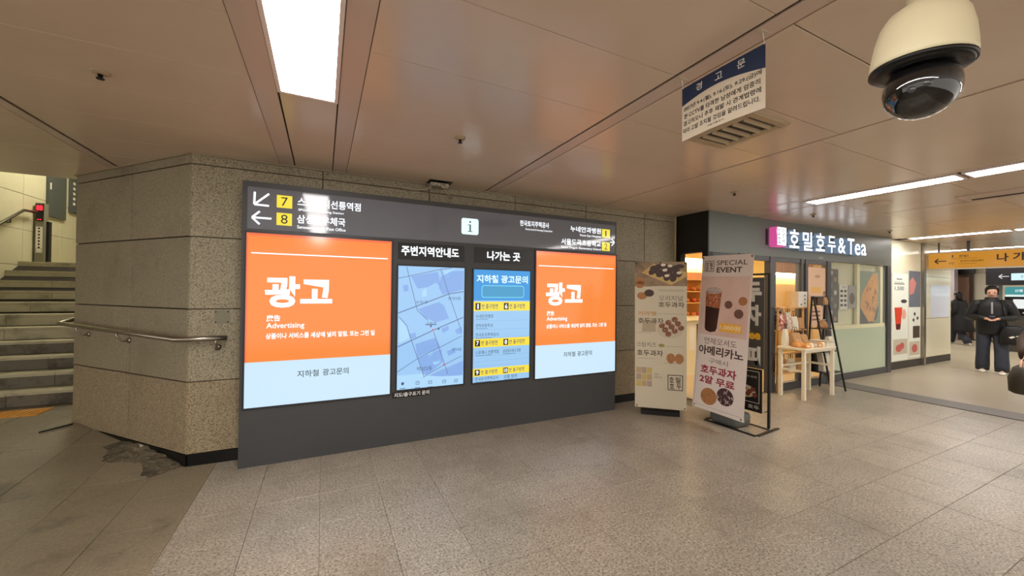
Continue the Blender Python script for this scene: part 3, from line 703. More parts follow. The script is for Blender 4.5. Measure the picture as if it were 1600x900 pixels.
# ================================================================== SHOP
m_fascia = M('shop_grey_metal', (104, 110, 105), .42, spec=.4)
m_fascia_shade = M('shop_shaded_metal', (26, 24, 23), .4)  # near-black colour stands in for shade on the shop's side face
m_alu = M('dark_aluminium', (78, 78, 80), .4, metal=.3)
m_glass = M('clear_glass', (230, 240, 235), .03, alpha=.10)
m_frost = M('frosted_green_film', (190, 203, 178), .14, spec=.5)
ws = tag(MB().box((4.72, YF, 2.07), (10.01, YF+.10, C+.01)).build('wall_shop', m_fascia), 'grey metal shop front with fascia and posts', None, None, 'structure')
bx('side_fascia', m_fascia_shade, ws, (4.70, YF+.002, 2.07), (4.80, YW, C+.01))
for x0, x1, nm in ((4.70, 4.80, 'post'), (6.10, 6.24, 'post'), (6.925, 6.99, 'post'), (7.05, 7.12, 'post'), (7.70, 7.82, 'post'), (9.86, 10.01, 'post')): bx(nm, m_alu if x0 > 4.75 else m_fascia_shade, ws, (x0, YF, 0), (x1, YF+.09, 2.07))
bx('post', m_fascia_shade, ws, (4.70, 4.02, 0), (4.80, YW, 2.07))
for x0, x1 in ((6.24, 6.925), (7.12, 7.70), (7.82, 9.86)): bx('bottom_rail', m_alu, ws, (x0, YF+.005, 0), (x1, YF+.085, .115))
bx('door_track', m_alu, ws, (4.80, YF+.01, 2.0), (7.70, YF+.07, 2.07))
bx('sensor', m_black, ws, (5.33, YF-.03, 2.03), (5.52, YF, 2.075)); bx('entrance_sticker', M('sticker', (150, 160, 150), .5), ws, (7.42, YF-.002, 2.10), (7.56, YF, 2.13))
for k, (x0, x1) in enumerate(((6.24, 6.925), (7.12, 7.70), (7.82, 9.86))):
    wn = tag(MB().box((x0, YF+.03, .115 if k < 2 else .90), (x1, YF+.036, 2.07)).build('window_%d' % (k+1), m_glass), ['glass beside the shop doorway', 'narrow glass with a white poster', 'wide shop window with food posters'][k], None, None, 'structure')
    if k == 2:
        bx('frosted_pane', m_frost, wn, (x0, YF+.03, .115), (x1, YF+.036, .895))
        bx('backing_board', M('window_backing', (212, 210, 176), .5), wn, (x0, YF+.11, .90), (x1, YF+.12, 2.07))
        mcf = M('window_cream_frame', (226, 220, 176), .5)
        bx('sill', mcf, wn, (x0, YF+.04, .86), (x1, YF+.10, .96)); bx('mullion', mcf, wn, (8.80, YF+.045, .96), (8.90, YF+.09, 2.07)); bx('jamb', mcf, wn, (9.68, YF+.045, .96), (9.78, YF+.09, 2.07))
# inside of the shop
m_warm = M('shop_warm_wall', (250, 224, 164), .6); m_shopf = M('shop_floor', (196, 178, 150), .4)
IX0, IX1, IY1 = 4.81, 11.6, 5.7
sb = tag(MB().box((IX0-.1, IY1, 0), (IX1, IY1+.1, C)).build('wall_shop_back', m_warm), 'warm lit back wall of the shop', None, None, 'structure')
tag(MB().box((IX1, YF+.12, 0), (IX1+.1, IY1+.1, C)).build('wall_shop_end', m_warm), 'end wall inside the shop', None, None, 'structure')
tag(MB().box((4.70, YW+.005, 0), (4.80, IY1, C)).build('wall_shop_left', m_warm), 'left wall inside the shop', None, None, 'structure')
tag(MB().box((IX0-.1, YF+.1, -.012), (IX1, IY1, .002)).build('floor_shop', m_shopf), 'shop floor', None, None, 'structure')
tag(MB().box((IX0-.1, YF+.11, 2.52), (IX1, IY1, 2.56)).build('ceiling_shop', M('shop_ceiling', (240, 222, 180), .6)), 'shop ceiling', None, None, 'structure')
sl = MB()
for k in range(22): sl.box((9.9+k*.075, IY1-.035, 2.03), (9.94+k*.075, IY1, 2.5))
tag(sl.build('slat_field', M('oak_slat', (206, 150, 84), .5), sb), kind='stuff')
bx('cupboard_panel', M('shop_panel', (246, 206, 128), .5), sb, (9.6, IY1-.03, .2), (11.2, IY1, 1.75))
g_warm = glow('shop_warm_light', (255, 226, 172), 24)
for k, (a, b, lb) in enumerate((((6.55, 5.55, 2.13), (7.6, 5.70, 2.22), 'warm light bar above the bakery shelves'), ((9.75, 5.60, 1.97), (11.2, 5.70, 2.02), 'warm light bar under the wooden slats'), ((5.2, 4.2, 2.50), (6.6, 4.4, 2.52), 'warm lamp on the shop ceiling by the doorway'), ((7.6, 4.3, 2.50), (9.6, 4.5, 2.52), 'warm lamp on the shop ceiling behind the window'))):
    t = thing('shop_lamp', lb, 'lamp', ((a[0]+b[0])/2, (a[1]+b[1])/2, a[2]), group='shop lamps')
    bx('lens', g_warm, t, a, (b[0], b[1], b[2]-.005)); bx('mount', m_white_paint, t, (a[0], a[1], b[2]-.005), b)
t = thing('bakery_display', 'bakery display shelves with counter inside the shop doorway', 'display shelf', (6.3, 5.2, 0))
mw = M('shop_wood', (214, 164, 100), .5)
bx('counter', M('counter_cream', (226, 214, 176), .5), t, (5.6, 4.95, .002), (7.9, 5.6, 1.0)); bx('counter_top', M('counter_top', (250, 232, 190), .3), t, (5.55, 4.90, 1.0), (7.95, 5.62, 1.06))
for z in (1.30, 1.52, 1.75): bx('shelf', mw, t, (5.6, 5.2, z), (7.9, 5.6, z+.02))
for x in (5.6, 6.7, 7.88): bx('upright', mw, t, (x, 5.2, 1.06), (x+.02, 5.6, 1.9))
bx('top_board', M('salmon_board', (222, 150, 110), .5), t, (5.6, 5.2, 1.77), (7.9, 5.22, 1.9))
po = bx('counter_poster', M('poster_dark', (60, 56, 50), .5), t, (6.22, 4.945, .45), (6.36, 4.95, .93))
MB().ell(wf(4.945), 6.29, .62, .05, .1, .002, 12).build('print', M('poster_grey', (150, 146, 138), .5), po)
bx('counter_poster', m_paper, t, (6.02, 4.945, .45), (6.17, 4.95, .93))
mbun = M('bun', (196, 116, 56), .6); mbun2 = M('bun_red', (188, 70, 44), .5)
bun = MB().ball((0, 0, .04), .055, 8, 6, (1, 1, .7)).mesh('bread_bun', mbun, True); bun2 = MB().ball((0, 0, .04), .05, 8, 6, (1.1, 1, .8)).mesh('bread_bun', mbun2, True)
for i, z in enumerate((1.06, 1.32, 1.54)):
    for k in range(9):
        o = bpy.data.objects.new('bread_bun', bun if (i+k) % 3 else bun2); COL.objects.link(o); o.location = (5.75+k*.16+random.uniform(-.02, .02), 5.28+random.uniform(0, .03), z); tag(o, 'small baked bun on the lit bakery shelves', 'bun', 'buns on the bakery shelves')
# sign letters
t = thing('shop_sign', 'white illuminated channel letters and pink logo box on the shop fascia', 'sign', (7.4, YF-.06, 2.36))
g_sign = glow('sign_white', (244, 248, 255), 2.2); m_ret = glow('sign_return', (150, 176, 206), .45)
lb = MB(); lb.slab(wf(YF-.01), 6.05, 2.215, 6.29, 2.505, 0, .11, .004); lo = lb.build('logo_box', glow('sign_pink', (240, 90, 170), .7), t)
MB().rect(wf(YF-.122), 6.062, 2.235, 6.28, 2.50, 0).build('logo_face', g_sign, lo)
lg = TB(); lg.text(wf(YF-.1235), '호', 6.06, 2.38, 6.145, 2.48, 0, .01); lg.text(wf(YF-.1235), '밀', 6.17, 2.38, 6.255, 2.48, 0, .01); lg.text(wf(YF-.1235), '호', 6.06, 2.26, 6.145, 2.36, 0, .01); lg.text(wf(YF-.1235), '두', 6.17, 2.26, 6.255, 2.36, 0, .01)
lg.build('logo_glyph', m_ink, lo)
for ch, u0, v0, u1, v1 in (('호', 6.40, 2.215, 6.655, 2.50), ('밀', 6.755, 2.195, 7.02, 2.49), ('호', 7.125, 2.205, 7.39, 2.495), ('두', 7.48, 2.195, 7.72, 2.475), ('&', 7.80, 2.205, 8.04, 2.465), ('T', 8.11, 2.205, 8.33, 2.475), ('e', 8.35, 2.20, 8.54, 2.40), ('a', 8.57, 2.205, 8.75, 2.405)):
    bo = .012 if ord(ch) > 200 else .008
    o = MB().text3(wf(YF-.02), ch, u0, v0, u1, v1, 0, .085, bo).build('letter_return', m_ret, t)
    MB().text(wf(YF-.106), ch, u0, v0, u1, v1, 0, bo).build('letter_face', g_sign, o)
bx('cable_cover', m_black, t, (5.98, YF-.01, 2.24), (6.02, YF, 2.48))
# posters on the glass
def poster(label, y, u0, v0, u1, v1, m, draw=None, cat='poster', th=.004):
    t = thing('poster', label, cat, ((u0+u1)/2, y, v0), group=None)
    MB().box((u0, y-th, v0), (u1, y, v1)).build('sheet', m, t)
    if draw: draw(wf(y-th-.001), t, u0, v0, u1-u0, v1-v0)
    return t
m_dk = M('poster_dark', (60, 56, 50), .5); m_lt = M('poster_light', (222, 218, 206), .5); m_peach = M('poster_peach', (246, 206, 172), .5)
def d_menu(f, t, u, v, W, H):
    for k in range(8): MB().ell(f, u+W*(.3+.42*(k % 2)), v+H*(.93-.12*k), W*.15, H*.045, 0, 12).build('food_picture', M('menu_food%d' % (k % 3), [(196, 186, 172), (150, 110, 76), (120, 112, 104)][k % 3], .5), t)
    MB().rect(f, u, v, u+W, v+H*.02, 0).build('print', m_lt, t)
def d_price(f, t, u, v, W, H):
    q = TB()
    for c in range(2):
        for r in range(4): q.rect(f, u+W*(.12+.45*c), v+H*(.12+.19*r), u+W*(.42+.45*c), v+H*(.22+.19*r), 0)
    q.text(f, '호두', u+W*.3, v+H*.86, u+W*.85, v+H*.95, 0); q.build('print', m_ink, t)
def d_nut(f, t, u, v, W, H):
    MB().ell(f, u+W*.5, v+H*.42, W*.36, H*.26, 0).build('food_picture', M('nut_dark', (84, 64, 56), .6), t)
    MB().rect(f, u+W*.15, v+H*.78, u+W*.85, v+H*.9, 0).build('print', M('poster_grey', (150, 146, 138), .5), t)
def d_waffle(f, t, u, v, W, H):
    MB().poly(f, [(u, v), (u+W*.75, v), (u+W*.3, v+H*.12), (u, v+H*.3)], .0003).build('print', m_dk, t)
    MB().poly(f, [(u+W*.02, v+H*.32), (u+W*.1, v+H*.56), (u+W*.62, v+H*.94), (u+W*.86, v+H*.98), (u+W*.95, v+H*.8), (u+W*.9, v+H*.35), (u+W*.72, v+H*.04), (u+W*.45, v+H*.02)], .0006).build('food_picture', M('waffle_cone', (206, 148, 70), .5, stain=[(14, (170, 104, 44), .5, .65, .7)]), t)
    q = TB()
    for k in range(16): q.ell(f, u+W*(.3+.5*random.random()), v+H*(.18+.55*random.random()), W*.07, H*.035, .001+.0001*k, 8, random.random()*3)
    q.build('topping', M('topping_brown', (150, 92, 50), .6, stain=[(30, (206, 168, 120), .5, .6, .7)]), t)
    MB().poly(f, [(u+W*.7, v+H*.04), (u+W*.85, v+H*.08), (u+W*.98, v+H*.32), (u+W*.9, v+H*.3)], .003).build('print', M('fork_dark', (46, 48, 46), .4), t)
poster('tall dark menu poster at the left end of the wide shop window', YF+.06, 7.84, .99, 8.17, 1.95, m_dk, d_menu)
poster('white price list inside the wide shop window', YF+.06, 8.21, 1.24, 8.49, 1.68, m_lt, d_price)
poster('pale walnut poster right of the window price list', YF+.06, 8.51, 1.26, 8.78, 1.67, M('poster_grey', (176, 174, 166), .5), d_nut)
poster('large waffle poster in the wide shop window', YF+.06, 8.93, .97, 9.66, 1.95, M('poster_green', (122, 138, 116), .5), d_waffle)
def d_peach(f, t, u, v, W, H):
    MB().ell(f, u+W*.55, v+H*.72, W*.16, H*.05, 0).build('print', M('peach_ink', (206, 160, 130), .5), t)
    MB().rect(f, u+W*.2, v+H*.2, u+W*.75, v+H*.38, 0).build('print', M('peach_yellow', (250, 196, 110), .5), t)
poster('peach poster on the narrow glass behind the ladder shelf', YF+.025, 7.14, 1.42, 7.68, 1.95, m_peach, d_peach)
def d_small(f, t, u, v, W, H):
    q = TB(); [q.rect(f, u+W*.2, v+H*(.3+.2*k), u+W*.8, v+H*(.38+.2*k), 0) for k in range(3)]; q.build('print', M('peach_ink2', (150, 104, 80), .5), t)
poster('small peach notice low on the narrow glass', YF+.025, 7.20, .97, 7.60, 1.3, m_peach, d_small)
poster('white price card left of the table display on the glass', YF+.025, 6.25, .98, 6.44, 1.3, m_lt, d_price)

# ================================================================== CREAM WALL BEYOND THE SHOP
YC = 3.66
wc = tag(MB().box((10.02, YC+.015, 0), (13.2, YC+.3, C)).build('wall_cream', m_gap), 'cream panelled wall beyond the shop', None, None, 'structure')
m_cp = M('cream_enamel_panel', (222, 218, 192), .18, var=.02)
for x0, x1 in ((10.02, 11.62), (11.74, 13.2)):
    for z0, z1 in ((.15, 1.0), (1.0, 1.92), (1.92, C)): MB().slab(wf(YC), x0+.003, z0+.003, x1-.003, z1-.003, -.015, 0, .003).build('panel', m_cp, wc)
bx('end_panel', m_cp, wc, (13.2, YC, 0), (13.22, YC+.3, C)); bx('steel_post', m_steel, wc, (11.63, YC-.05, 0), (11.73, YC+.02, C))
for x0, x1 in ((10.02, 11.63), (11.73, 13.2)): tag(bx('baseboard_cream', M('dark_base', (58, 54, 50), .5), wc, (x0, YC-.006, 0), (x1, YC+.015, .15)))
def d_drink(f, t, u, v, W, H):
    red = M('drink_red', (214, 70, 44), .4); dkr = M('drink_dark', (92, 34, 30), .4)
    MB().poly(f, [(u+W*.22, v+H*.36), (u+W*.5, v+H*.36), (u+W*.62, v+H*.61), (u+W*.12, v+H*.61)], 0).build('drink_picture', red, t)
    MB().poly(f, [(u+W*.24, v+H*.355), (u+W*.48, v+H*.355), (u+W*.51, v+H*.42), (u+W*.21, v+H*.42)], .0008).build('drink_picture', dkr, t)
    MB().ell(f, u+W*.72, v+H*.68, W*.2, H*.022, 0).build('print', m_dk, t)
    MB().ell(f, u+W*.72, v+H*.53, W*.14, H*.06, 0).build('drink_picture', M('drink_pale', (226, 170, 150), .5), t)
    q = TB(); q.text(f, '1,500', u+W*.14, v+H*.80, u+W*.72, v+H*.85, 0, .01); q.rect(f, u+W*.1, v+H*.875, u+W*.75, v+H*.885, 0); q.rect(f, u+W*.25, v+H*.93, u+W*.6, v+H*.94, 0); q.rect(f, u+W*.1, v+H*.895, u+W*.7, v+H*.90, 0); q.build('lettering', m_dk, t)
    MB().rect(f, u+W*.05, v+H*.07, u+W*.95, v+H*.245, 0).build('picture_field', M('berry_field', (196, 188, 166), .5), t)
    q = TB(); q.ell(f, u+W*.4, v+H*.14, W*.2, H*.045, .001, 10); q.ell(f, u+W*.6, v+H*.165, W*.15, H*.04, .0015, 10); q.build('drink_picture', M('berry', (190, 96, 84), .5), t)
poster('white poster with red iced drink on the cream wall', YC, 10.30, .17, 11.0, 1.95, M('poster_white', (230, 234, 222), .4), d_drink)
def d_cherry(f, t, u, v, W, H):
    MB().rect(f, u, v+H*.58, u+W, v+H, 0).build('picture_field', M('blue_grey', (104, 110, 122), .5), t)
    MB().poly(f, [(u+W*.05, v+H*.72), (u+W*.4, v+H*.74), (u+W*.65, v+H*.86), (u+W*.3, v+H*.93), (u+W*.05, v+H*.88)], .001).build('drink_picture', M('pink_blur', (206, 130, 122), .5), t)
    MB().rect(f, u+W*.35, v+H*.22, u+W*.95, v+H*.36, 0).build('drink_picture', M('choc', (70, 52, 40), .5), t)
    q = TB(); [q.ell(f, u+W*a, v+H*b, W*.09, H*.02, 0, 10) for a, b in ((.5, .5), (.4, .43), (.75, .45))]; q.build('print', m_dk, t)
    MB().rect(f, u+W*.05, v+H*.02, u+W*.95, v+H*.18, 0).build('picture_field', M('berry_field', (196, 188, 166), .5), t)
    MB().ell(f, u+W*.5, v+H*.1, W*.25, H*.05, .001, 10).build('drink_picture', M('berry', (190, 96, 84), .5), t)
poster('narrow dessert poster with blue grey top beside the steel post', YC-.001, 11.03, .20, 11.58, 2.02, M('poster_white', (230, 234, 222), .4), d_cherry)
poster('pale blue painted reflection on the cream wall right of the steel post', YC-.002, 12.1, 1.02, 13.12, 1.75, M('reflection_sheet', (224, 232, 246), .1), None, 'panel')  # added sheet, its colour imitates a bright reflection in the wall panel

# ================================================================== BANNERS
m_ban = M('banner_vinyl', (226, 216, 206), .45); m_ban1 = M('banner_cream_vinyl', (206, 196, 170), .5)
m_choc = M('choc_nut', (66, 44, 38), .45, stain=[(60, (110, 80, 66), .55, .65, .6)]); m_wal = M('walnut_shell', (176, 124, 74), .6, stain=[(70, (130, 84, 44), .5, .62, .8)])
m_brown = M('banner_brown_ink', (70, 52, 46), .6); m_wine = M('banner_wine_ink', (150, 36, 62), .6); m_grey = M('banner_grey_ink', (112, 104, 98), .6); m_cofe = M('coffee_dark', (44, 26, 22), .35)
def sheet(f, n=-.002, m=None, parent=None):
    s = MB(); grid(s, f, 0, 0, 1, 1, 0, 4, 8); grid(s, f, 0, 0, 1, 1, n, 4, 8)
    return s.build('sheet', m, parent, True)
def flip(f):                                  # v upward for text
    g = lambda u, v, n=0: f(u, 1-v, n)
    g.asp = 3.0; return g
# --- white event banner
TL, TR, BL, BR = (4.264, 3.3081, 1.9615), (4.2095, 2.6337, 1.9391), (4.0002, 3.2359, .156), (3.9498, 2.5728, .1562)
f2 = quadframe(TL, TR, BL, BR, (-.987, .075, .141)); g2 = flip(f2)
t = thing('banner_stand', 'white special event banner with iced coffee picture and grey weighted base', 'banner', (4.2, 2.93, 0))
sh = sheet(f2, -.002, m_ban, t)
n = .002; n2 = .0035
def lg_box(f, u0, v0, u1, v1, parent, mm):
    MB().outline(f, u0, v0, u1, v1, (u1-u0)*.05, n, (v1-v0)*.05).build('logo_frame', mm, parent)
    du, dv = u1-u0, v1-v0; q = TB()
    for ch, a, b in (('호', .1, .12), ('두', .56, .12), ('호', .08, .40), ('밀', .5, .42)):
        b_ = .5 if b > .3 else .1
        q.text(f, ch, u0+du*(a+.02), v0+dv*b_, u0+du*(a+.34), v0+dv*(b_+.36), n, .02)
    q.build('logo_glyph', mm, parent)
lg_box(g2, .06, .893, .26, .965, sh, m_brown)
q = TB(); q.text(g2, 'SPECIAL', .31, .933, .90, .965, n); q.text(g2, 'EVENT', .32, .885, .81, .92, n, .02); q.build('lettering', m_brown, sh)
MB().rect(g2, .02, .475, .965, .86, n*.5).build('photo_field', M('photo_pink', (222, 196, 182), .5, stain=[(2.2, (206, 170, 156), .45, .65, .6)]), sh)
MB().poly(g2, [(.15, .52), (.17, .502), (.27, .492), (.37, .5), (.40, .52), (.455, .76), (.13, .77)], n).build('coffee_glass', m_cofe, sh)
MB().poly(g2, [(.135, .66), (.435, .65), (.455, .76), (.13, .77)], n2).build('coffee_ice', M('ice_brown', (176, 106, 68), .3, stain=[(30, (90, 46, 34), .5, .62, .8), (45, (226, 196, 170), .55, .66, .8)]), sh)
MB().ell(g2, .293, .765, .163, .022, n2+.001).build('glass_rim', M('ice_grey', (196, 184, 176), .3, stain=[(40, (120, 106, 98), .5, .65, .7)]), sh)
for k, (a, b, r) in enumerate(((.60, .678, .075), (.86, .705, .08), (.80, .625, .085))): MB().ell(g2, a, b, r, r*.34, n2, 16).build('walnut_picture', m_wal if k == 1 else M('walnut_dark', (116, 84, 70), .6, stain=[(70, (80, 56, 46), .5, .62, .8)]), sh)
pt = MB().rrect(g2, .45, .505, .87, .56, .03, n2, .01).build('price_tag', M('tag_yellow', (240, 186, 70), .5), sh)
MB().text(g2, '1,000원', .47, .517, .85, .55, n2+.0015, .01).build('lettering', M('tag_white', (250, 236, 200), .5), pt)
TB().text(g2, '언제오셔도', .16, .415, .80, .458, n).build('lettering', m_grey, sh)
TB().text(g2, '아메리카노', .06, .345, .93, .405, n, .028).build('lettering', m_brown, sh)
TB().text(g2, '구매시', .29, .295, .66, .328, n).build('lettering', m_grey, sh)
TB().text(g2, '호두과자', .13, .225, .83, .28, n, .03).text(g2, '2알 무료', .12, .165, .81, .215, n, .03).build('lettering', m_wine, sh)
MB().ell(g2, .33, .087, .165, .052, n, 20, .3).ell(g2, .31, .117, .10, .016, n+.0003, 16, .3).build('walnut_picture', m_wal, sh)
MB().ell(g2, .65, .112, .16, .052, n2, 20, -.5).build('walnut_picture', M('choc_swirl', (64, 38, 40), .45, stain=[(26, (206, 186, 176), .55, .62, .8)]), sh)
q = TB(); q.rect(g2, .03, .022, .96, .0235, n); q.rect(g2, .03, .022, .0325, .47, n); q.build('border_line', m_grey, sh)
for a, b in ((.025, .985), (.965, .985), (.04, .012), (.955, .012)): MB().ell(g2, a, b, .014, .005, n, 10).build('eyelet', m_black, sh)
tk = MB()
ring = lambda z, e: [Vector((4.25, 2.93, z))+Vector((( .15-e)*(abs(math.cos(a_))**.35)*math.copysign(1, math.cos(a_)), (.175-e)*(abs(math.sin(a_))**.35)*math.copysign(1, math.sin(a_)), 0)) for a_ in [math.tau*k/28 for k in range(28)]]
tk.loft([ring(0.012, .03), ring(.02, .005), ring(.11, 0), ring(.145, .012), ring(.155, .05)]); tk.build('weighted_base', M('water_base_grey', (96, 98, 94), .5), t, True)
for p_ in (TL, TR): MB().tube([(4.27, 2.93, .12), (4.25, 2.93, .95), p_], .008, 8).build('pole', m_steel, t)
for p_ in (BL, BR): MB().tube([(4.25, 2.93, .95), (p_[0]+.01, p_[1], p_[2])], .006, 8).build('pole', m_steel, t)
# --- menu banner by the kiosk
TL, TR, BL, BR = (3.4857, 3.6677, 1.8825), (3.9512, 3.2836, 1.8784), (3.5005, 3.6616, .0849), (3.9598, 3.2827, .0789)
f1 = quadframe(TL, TR, BL, BR, (-.636, -.771, -.003)); g1 = flip(f1)
t = thing('banner_stand', 'cream walnut cake menu banner standing beside the kiosk', 'banner', (3.72, 3.47, 0))
sh = sheet(f1, -.002, m_ban1, t)
MB().rect(g1, 0, .845, 1, 1, n*.5).poly(g1, [(0, .845), (0, .83), (.25, .83), (.5, .835), (1, .835), (1, .845)], n*.5).build('photo_field', M('wood_photo', (150, 126, 98), .5, stain=[(7, (112, 92, 70), .45, .65, .8), (20, (186, 166, 132), .55, .7, .6)]), sh)
MB().poly(g1, [(.13, .925), (.36, .985), (1.0, .93), (.99, .90), (.70, .842)], n).build('wood_tray', M('tray_wood', (206, 176, 112), .5, stain=[(20, (180, 148, 86), .5, .65, .7)]), sh)
k = 0
for a, b in ((.36, .955), (.46, .965), (.56, .97), (.68, .965), (.78, .955), (.33, .93), (.44, .935), (.56, .94), (.68, .94), (.80, .935), (.48, .913), (.60, .91), (.72, .905), (.84, .915), (.62, .89), (.74, .885)):
    MB().ell(g1, a, b, .07, .019, n2+.0002*k, 12, random.random()).build('walnut_cake', m_choc, sh); k += 1
for a, b in ((.58, .943), (.68, .972), (.62, .905), (.85, .925), (.55, .978)): MB().ell(g1, a, b, .05, .010, .008, 10, .1).build('walnut_filling', M('filling', (226, 214, 190), .5), sh)
MB().ell(g1, .86, .968, .09, .015, n2).build('badge', m_choc, sh)
for a, b, mm in ((.14, .765, m_wal), (.28, .785, m_choc), (.10, .868, m_wal), (.10, .843, m_wal)): MB().ell(g1, a, b, .095, .025, n2, 14).build('walnut_cake', mm, sh)
TB().text(g1, '오리지널', .47, .735, .92, .77, n, .0).build('lettering', m_grey, sh)
TB().text(g1, '호두과자', .46, .69, .95, .727, n, .012).text(g1, '호두과자', .06, .575, .56, .615, n, .012).text(g1, '호두과자', .04, .355, .55, .395, n, .012).build('lettering', m_brown, sh)
TB().text(g1, '카라멜', .06, .63, .42, .66, n, .01).build('lettering', M('caramel_ink', (196, 140, 70), .6), sh)
TB().text(g1, '크림치즈', .03, .415, .42, .448, n, .0).build('lettering', m_grey, sh)
MB().ell(g1, .52, .43, .06, .012, n, 12).build('leaf_badge', M('badge_green', (150, 146, 80), .6), sh)
q = TB(); [q.rect(g1, a, b, c, b+.0015, n) for a, b, c in ((.45, .808, .95), (.47, .80, .95), (.45, .645, .95), (.05, .512, .32), (.58, .425, .93), (.05, .335, .4), (.55, .31, .9))]; q.build('rule', m_grey, sh)
MB().poly(g1, [(.14, .52), (.41, .52), (.40, .60), (.16, .60)], n).build('gift_bag_picture', M('bag_kraft', (176, 162, 134), .6), sh)
MB().ell(g1, .68, .535, .25, .055, n, 20).build('plate_picture', M('plate_pale', (196, 184, 158), .5), sh)
for r in range(3):
    for c in range(3): MB().ell(g1, .53+.12*c+.06*r, .545-.0*r+.022*c-.028*r+.02, .062, .018, n2+.0002*(r*3+c), 12, .4).build('walnut_cake', M('glazed_nut', (128, 78, 54), .4, stain=[(40, (206, 170, 140), .56, .62, .8)]), sh)
for a, b in ((.70, .345), (.86, .345)): MB().ell(g1, a, b, .085, .034, n, 16).ell(g1, a, b+.012, .07, .018, n+.0008, 14).build('walnut_picture', m_wal, sh)
for r in range(3):
    for c in range(3): MB().rect(g1, .03+.105*c, .235-.045*r, .125+.105*c, .275-.045*r, n).build('gift_box_picture', M('giftbox%d' % ((r+c) % 3), [(186, 160, 120), (172, 152, 136), (196, 172, 100)][(r+c) % 3], .6), sh)
TB().text(g1, '선물세트', .38, .225, .47, .238, n).text(g1, '주문제작 가능', .38, .205, .53, .218, n).build('lettering', m_grey, sh)
lg_box(g1, .64, .13, .93, .235, sh, m_brown)
for a, b in ((.96, .988), (.965, .012), (.04, .012), (.04, .988)): MB().ell(g1, a, b, .014, .005, n, 10).build('eyelet', m_black, sh)
d_ = Vector((.457, -.377, 0)).normalized(); nrm = Vector((.377, .457, 0)).normalized(); c0 = Vector((3.73, 3.47, 0))+nrm*.06
MB().loft([[c0+d_*(.22*sx)+nrm*(.07*sy*(1 if z_ < .06 else .7))+Vector((0, 0, z_)) for sx, sy in ((-1, -1), (1, -1), (1, 1), (-1, 1))] for z_ in (0, .05, .075)]).build('foot', m_base, t)
MB().tube([c0+Vector((0, 0, .06)), c0+Vector((0, 0, 1.0)), Vector((3.72, 3.48, 1.88))], .009, 8).build('pole', m_black, t)
for p_ in (TL, TR): MB().tube([(c0.x, c0.y, 1.0), p_], .005, 6).build('pole', m_black, t)
# --- black frame sign
t = thing('frame_sign', 'black metal frame sign with dark coffee board behind the event banner', 'sign', (4.43, 2.85, 0))
X3 = 4.43
for y in (2.60, 3.12): MB().bar((X3, y, .02), (X3, y, 1.72), .022).build('post', m_black, t); MB().bar((4.13, y-.065 if y < 3 else y+.02, .006), (4.57, y-.02 if y < 3 else y+.02, .006), .03, .012).build('foot', m_black, t)
MB().bar((X3, 2.59, 1.72), (X3, 3.13, 1.72), .022).build('top_bar', m_black, t)
MB().bar((4.10, 2.54, .006), (4.085, 3.13, .006), .03, .012).build('foot_bar', m_black, t); MB().bar((X3, 2.6, .006), (X3, 3.12, .006), .02, .012).build('foot_bar', m_black, t)
f3 = frame((X3, 0, 0), (0, -1, 0), (0, 0, 1), (-1, 0, 0))
up = MB().slab(f3, -3.085, .655, -2.655, 1.685, -.006, .006).build('board', M('board_charcoal', (74, 70, 64), .5), t)
lo = MB().slab(f3, -3.085, .16, -2.675, .648, -.006, .006).build('lower_board', M('board_black', (24, 20, 20), .4), t)
n3 = .008
q = TB(); q.text(f3, '호두', -3.06, 1.41, -2.68, 1.645, n3, .05); q.text(f3, '과자', -3.06, 1.14, -2.685, 1.375, n3, .05); q.text(f3, '커피', -3.06, .685, -2.69, .905, n3, .05); q.build('lettering', M('board_letter', (214, 210, 200), .5), up)
TB().text(f3, 'Coffee', -3.06, .98, -2.69, 1.09, n3, .04).build('lettering', M('board_yellow', (240, 180, 40), .5), up)
MB().outline(f3, -3.06, .26, -2.70, .62, .006, n3).build('border_line', M('board_letter', (214, 210, 200), .5), lo)
MB().ell(f3, -2.86, .38, .12, .07, n3+.001).build('plate_picture', M('plate_pale', (196, 184, 158), .5), lo)
for k in range(7): MB().ell(f3, -2.93+.03*k+.01*(k % 2), .38+.03*((k % 3)-1), .03, .027, n3+.002+.0002*k, 10).build('nut_picture', M('nut_red', (120, 60, 44), .5), lo)
q = TB(); q.text(f3, '천안호두과자', -2.96, .54, -2.73, .565, n3); q.text(f3, '호두', -2.83, .19, -2.70, .235, n3, .01); q.build('lettering', M('board_letter', (214, 210, 200), .5), lo)
for y, z in ((2.63, 1.66), (2.63, .18)): MB().tube([(X3, y-.03, z+.03), (X3, y+.02, z)], .004, 6).build('tie', m_black, t)

# ================================================================== TABLE AND GOODS
m_tw = M('table_white', (232, 222, 196), .45)
t = thing('display_table', 'small white display table in front of the shop glass', 'table', (6.51, 3.28, 0))
for x in (6.135, 6.88):
    for y in (3.125, 3.435): MB().bar((x, y, 0), (x, y, .70), .042).build('leg', m_tw, t)
MB().slab(frame((0, 0, 0), (1, 0, 0), (0, 1, 0), (0, 0, 1)), 6.10, 3.09, 6.915, 3.47, .70, .728, .003).build('table_top', m_tw, t)
for a, b in (((6.135, 3.125, .40), (6.135, 3.435, .40)), ((6.88, 3.125, .44), (6.88, 3.435, .44)), ((6.135, 3.435, .44), (6.88, 3.435, .44)), ((6.135, 3.125, .68), (6.88, 3.125, .68))): MB().bar(a, b, .026, .03).build('stretcher', m_tw, t)
m_bread = M('bread_orange', (222, 156, 84), .5, stain=[(30, (190, 110, 50), .5, .65, .7)])
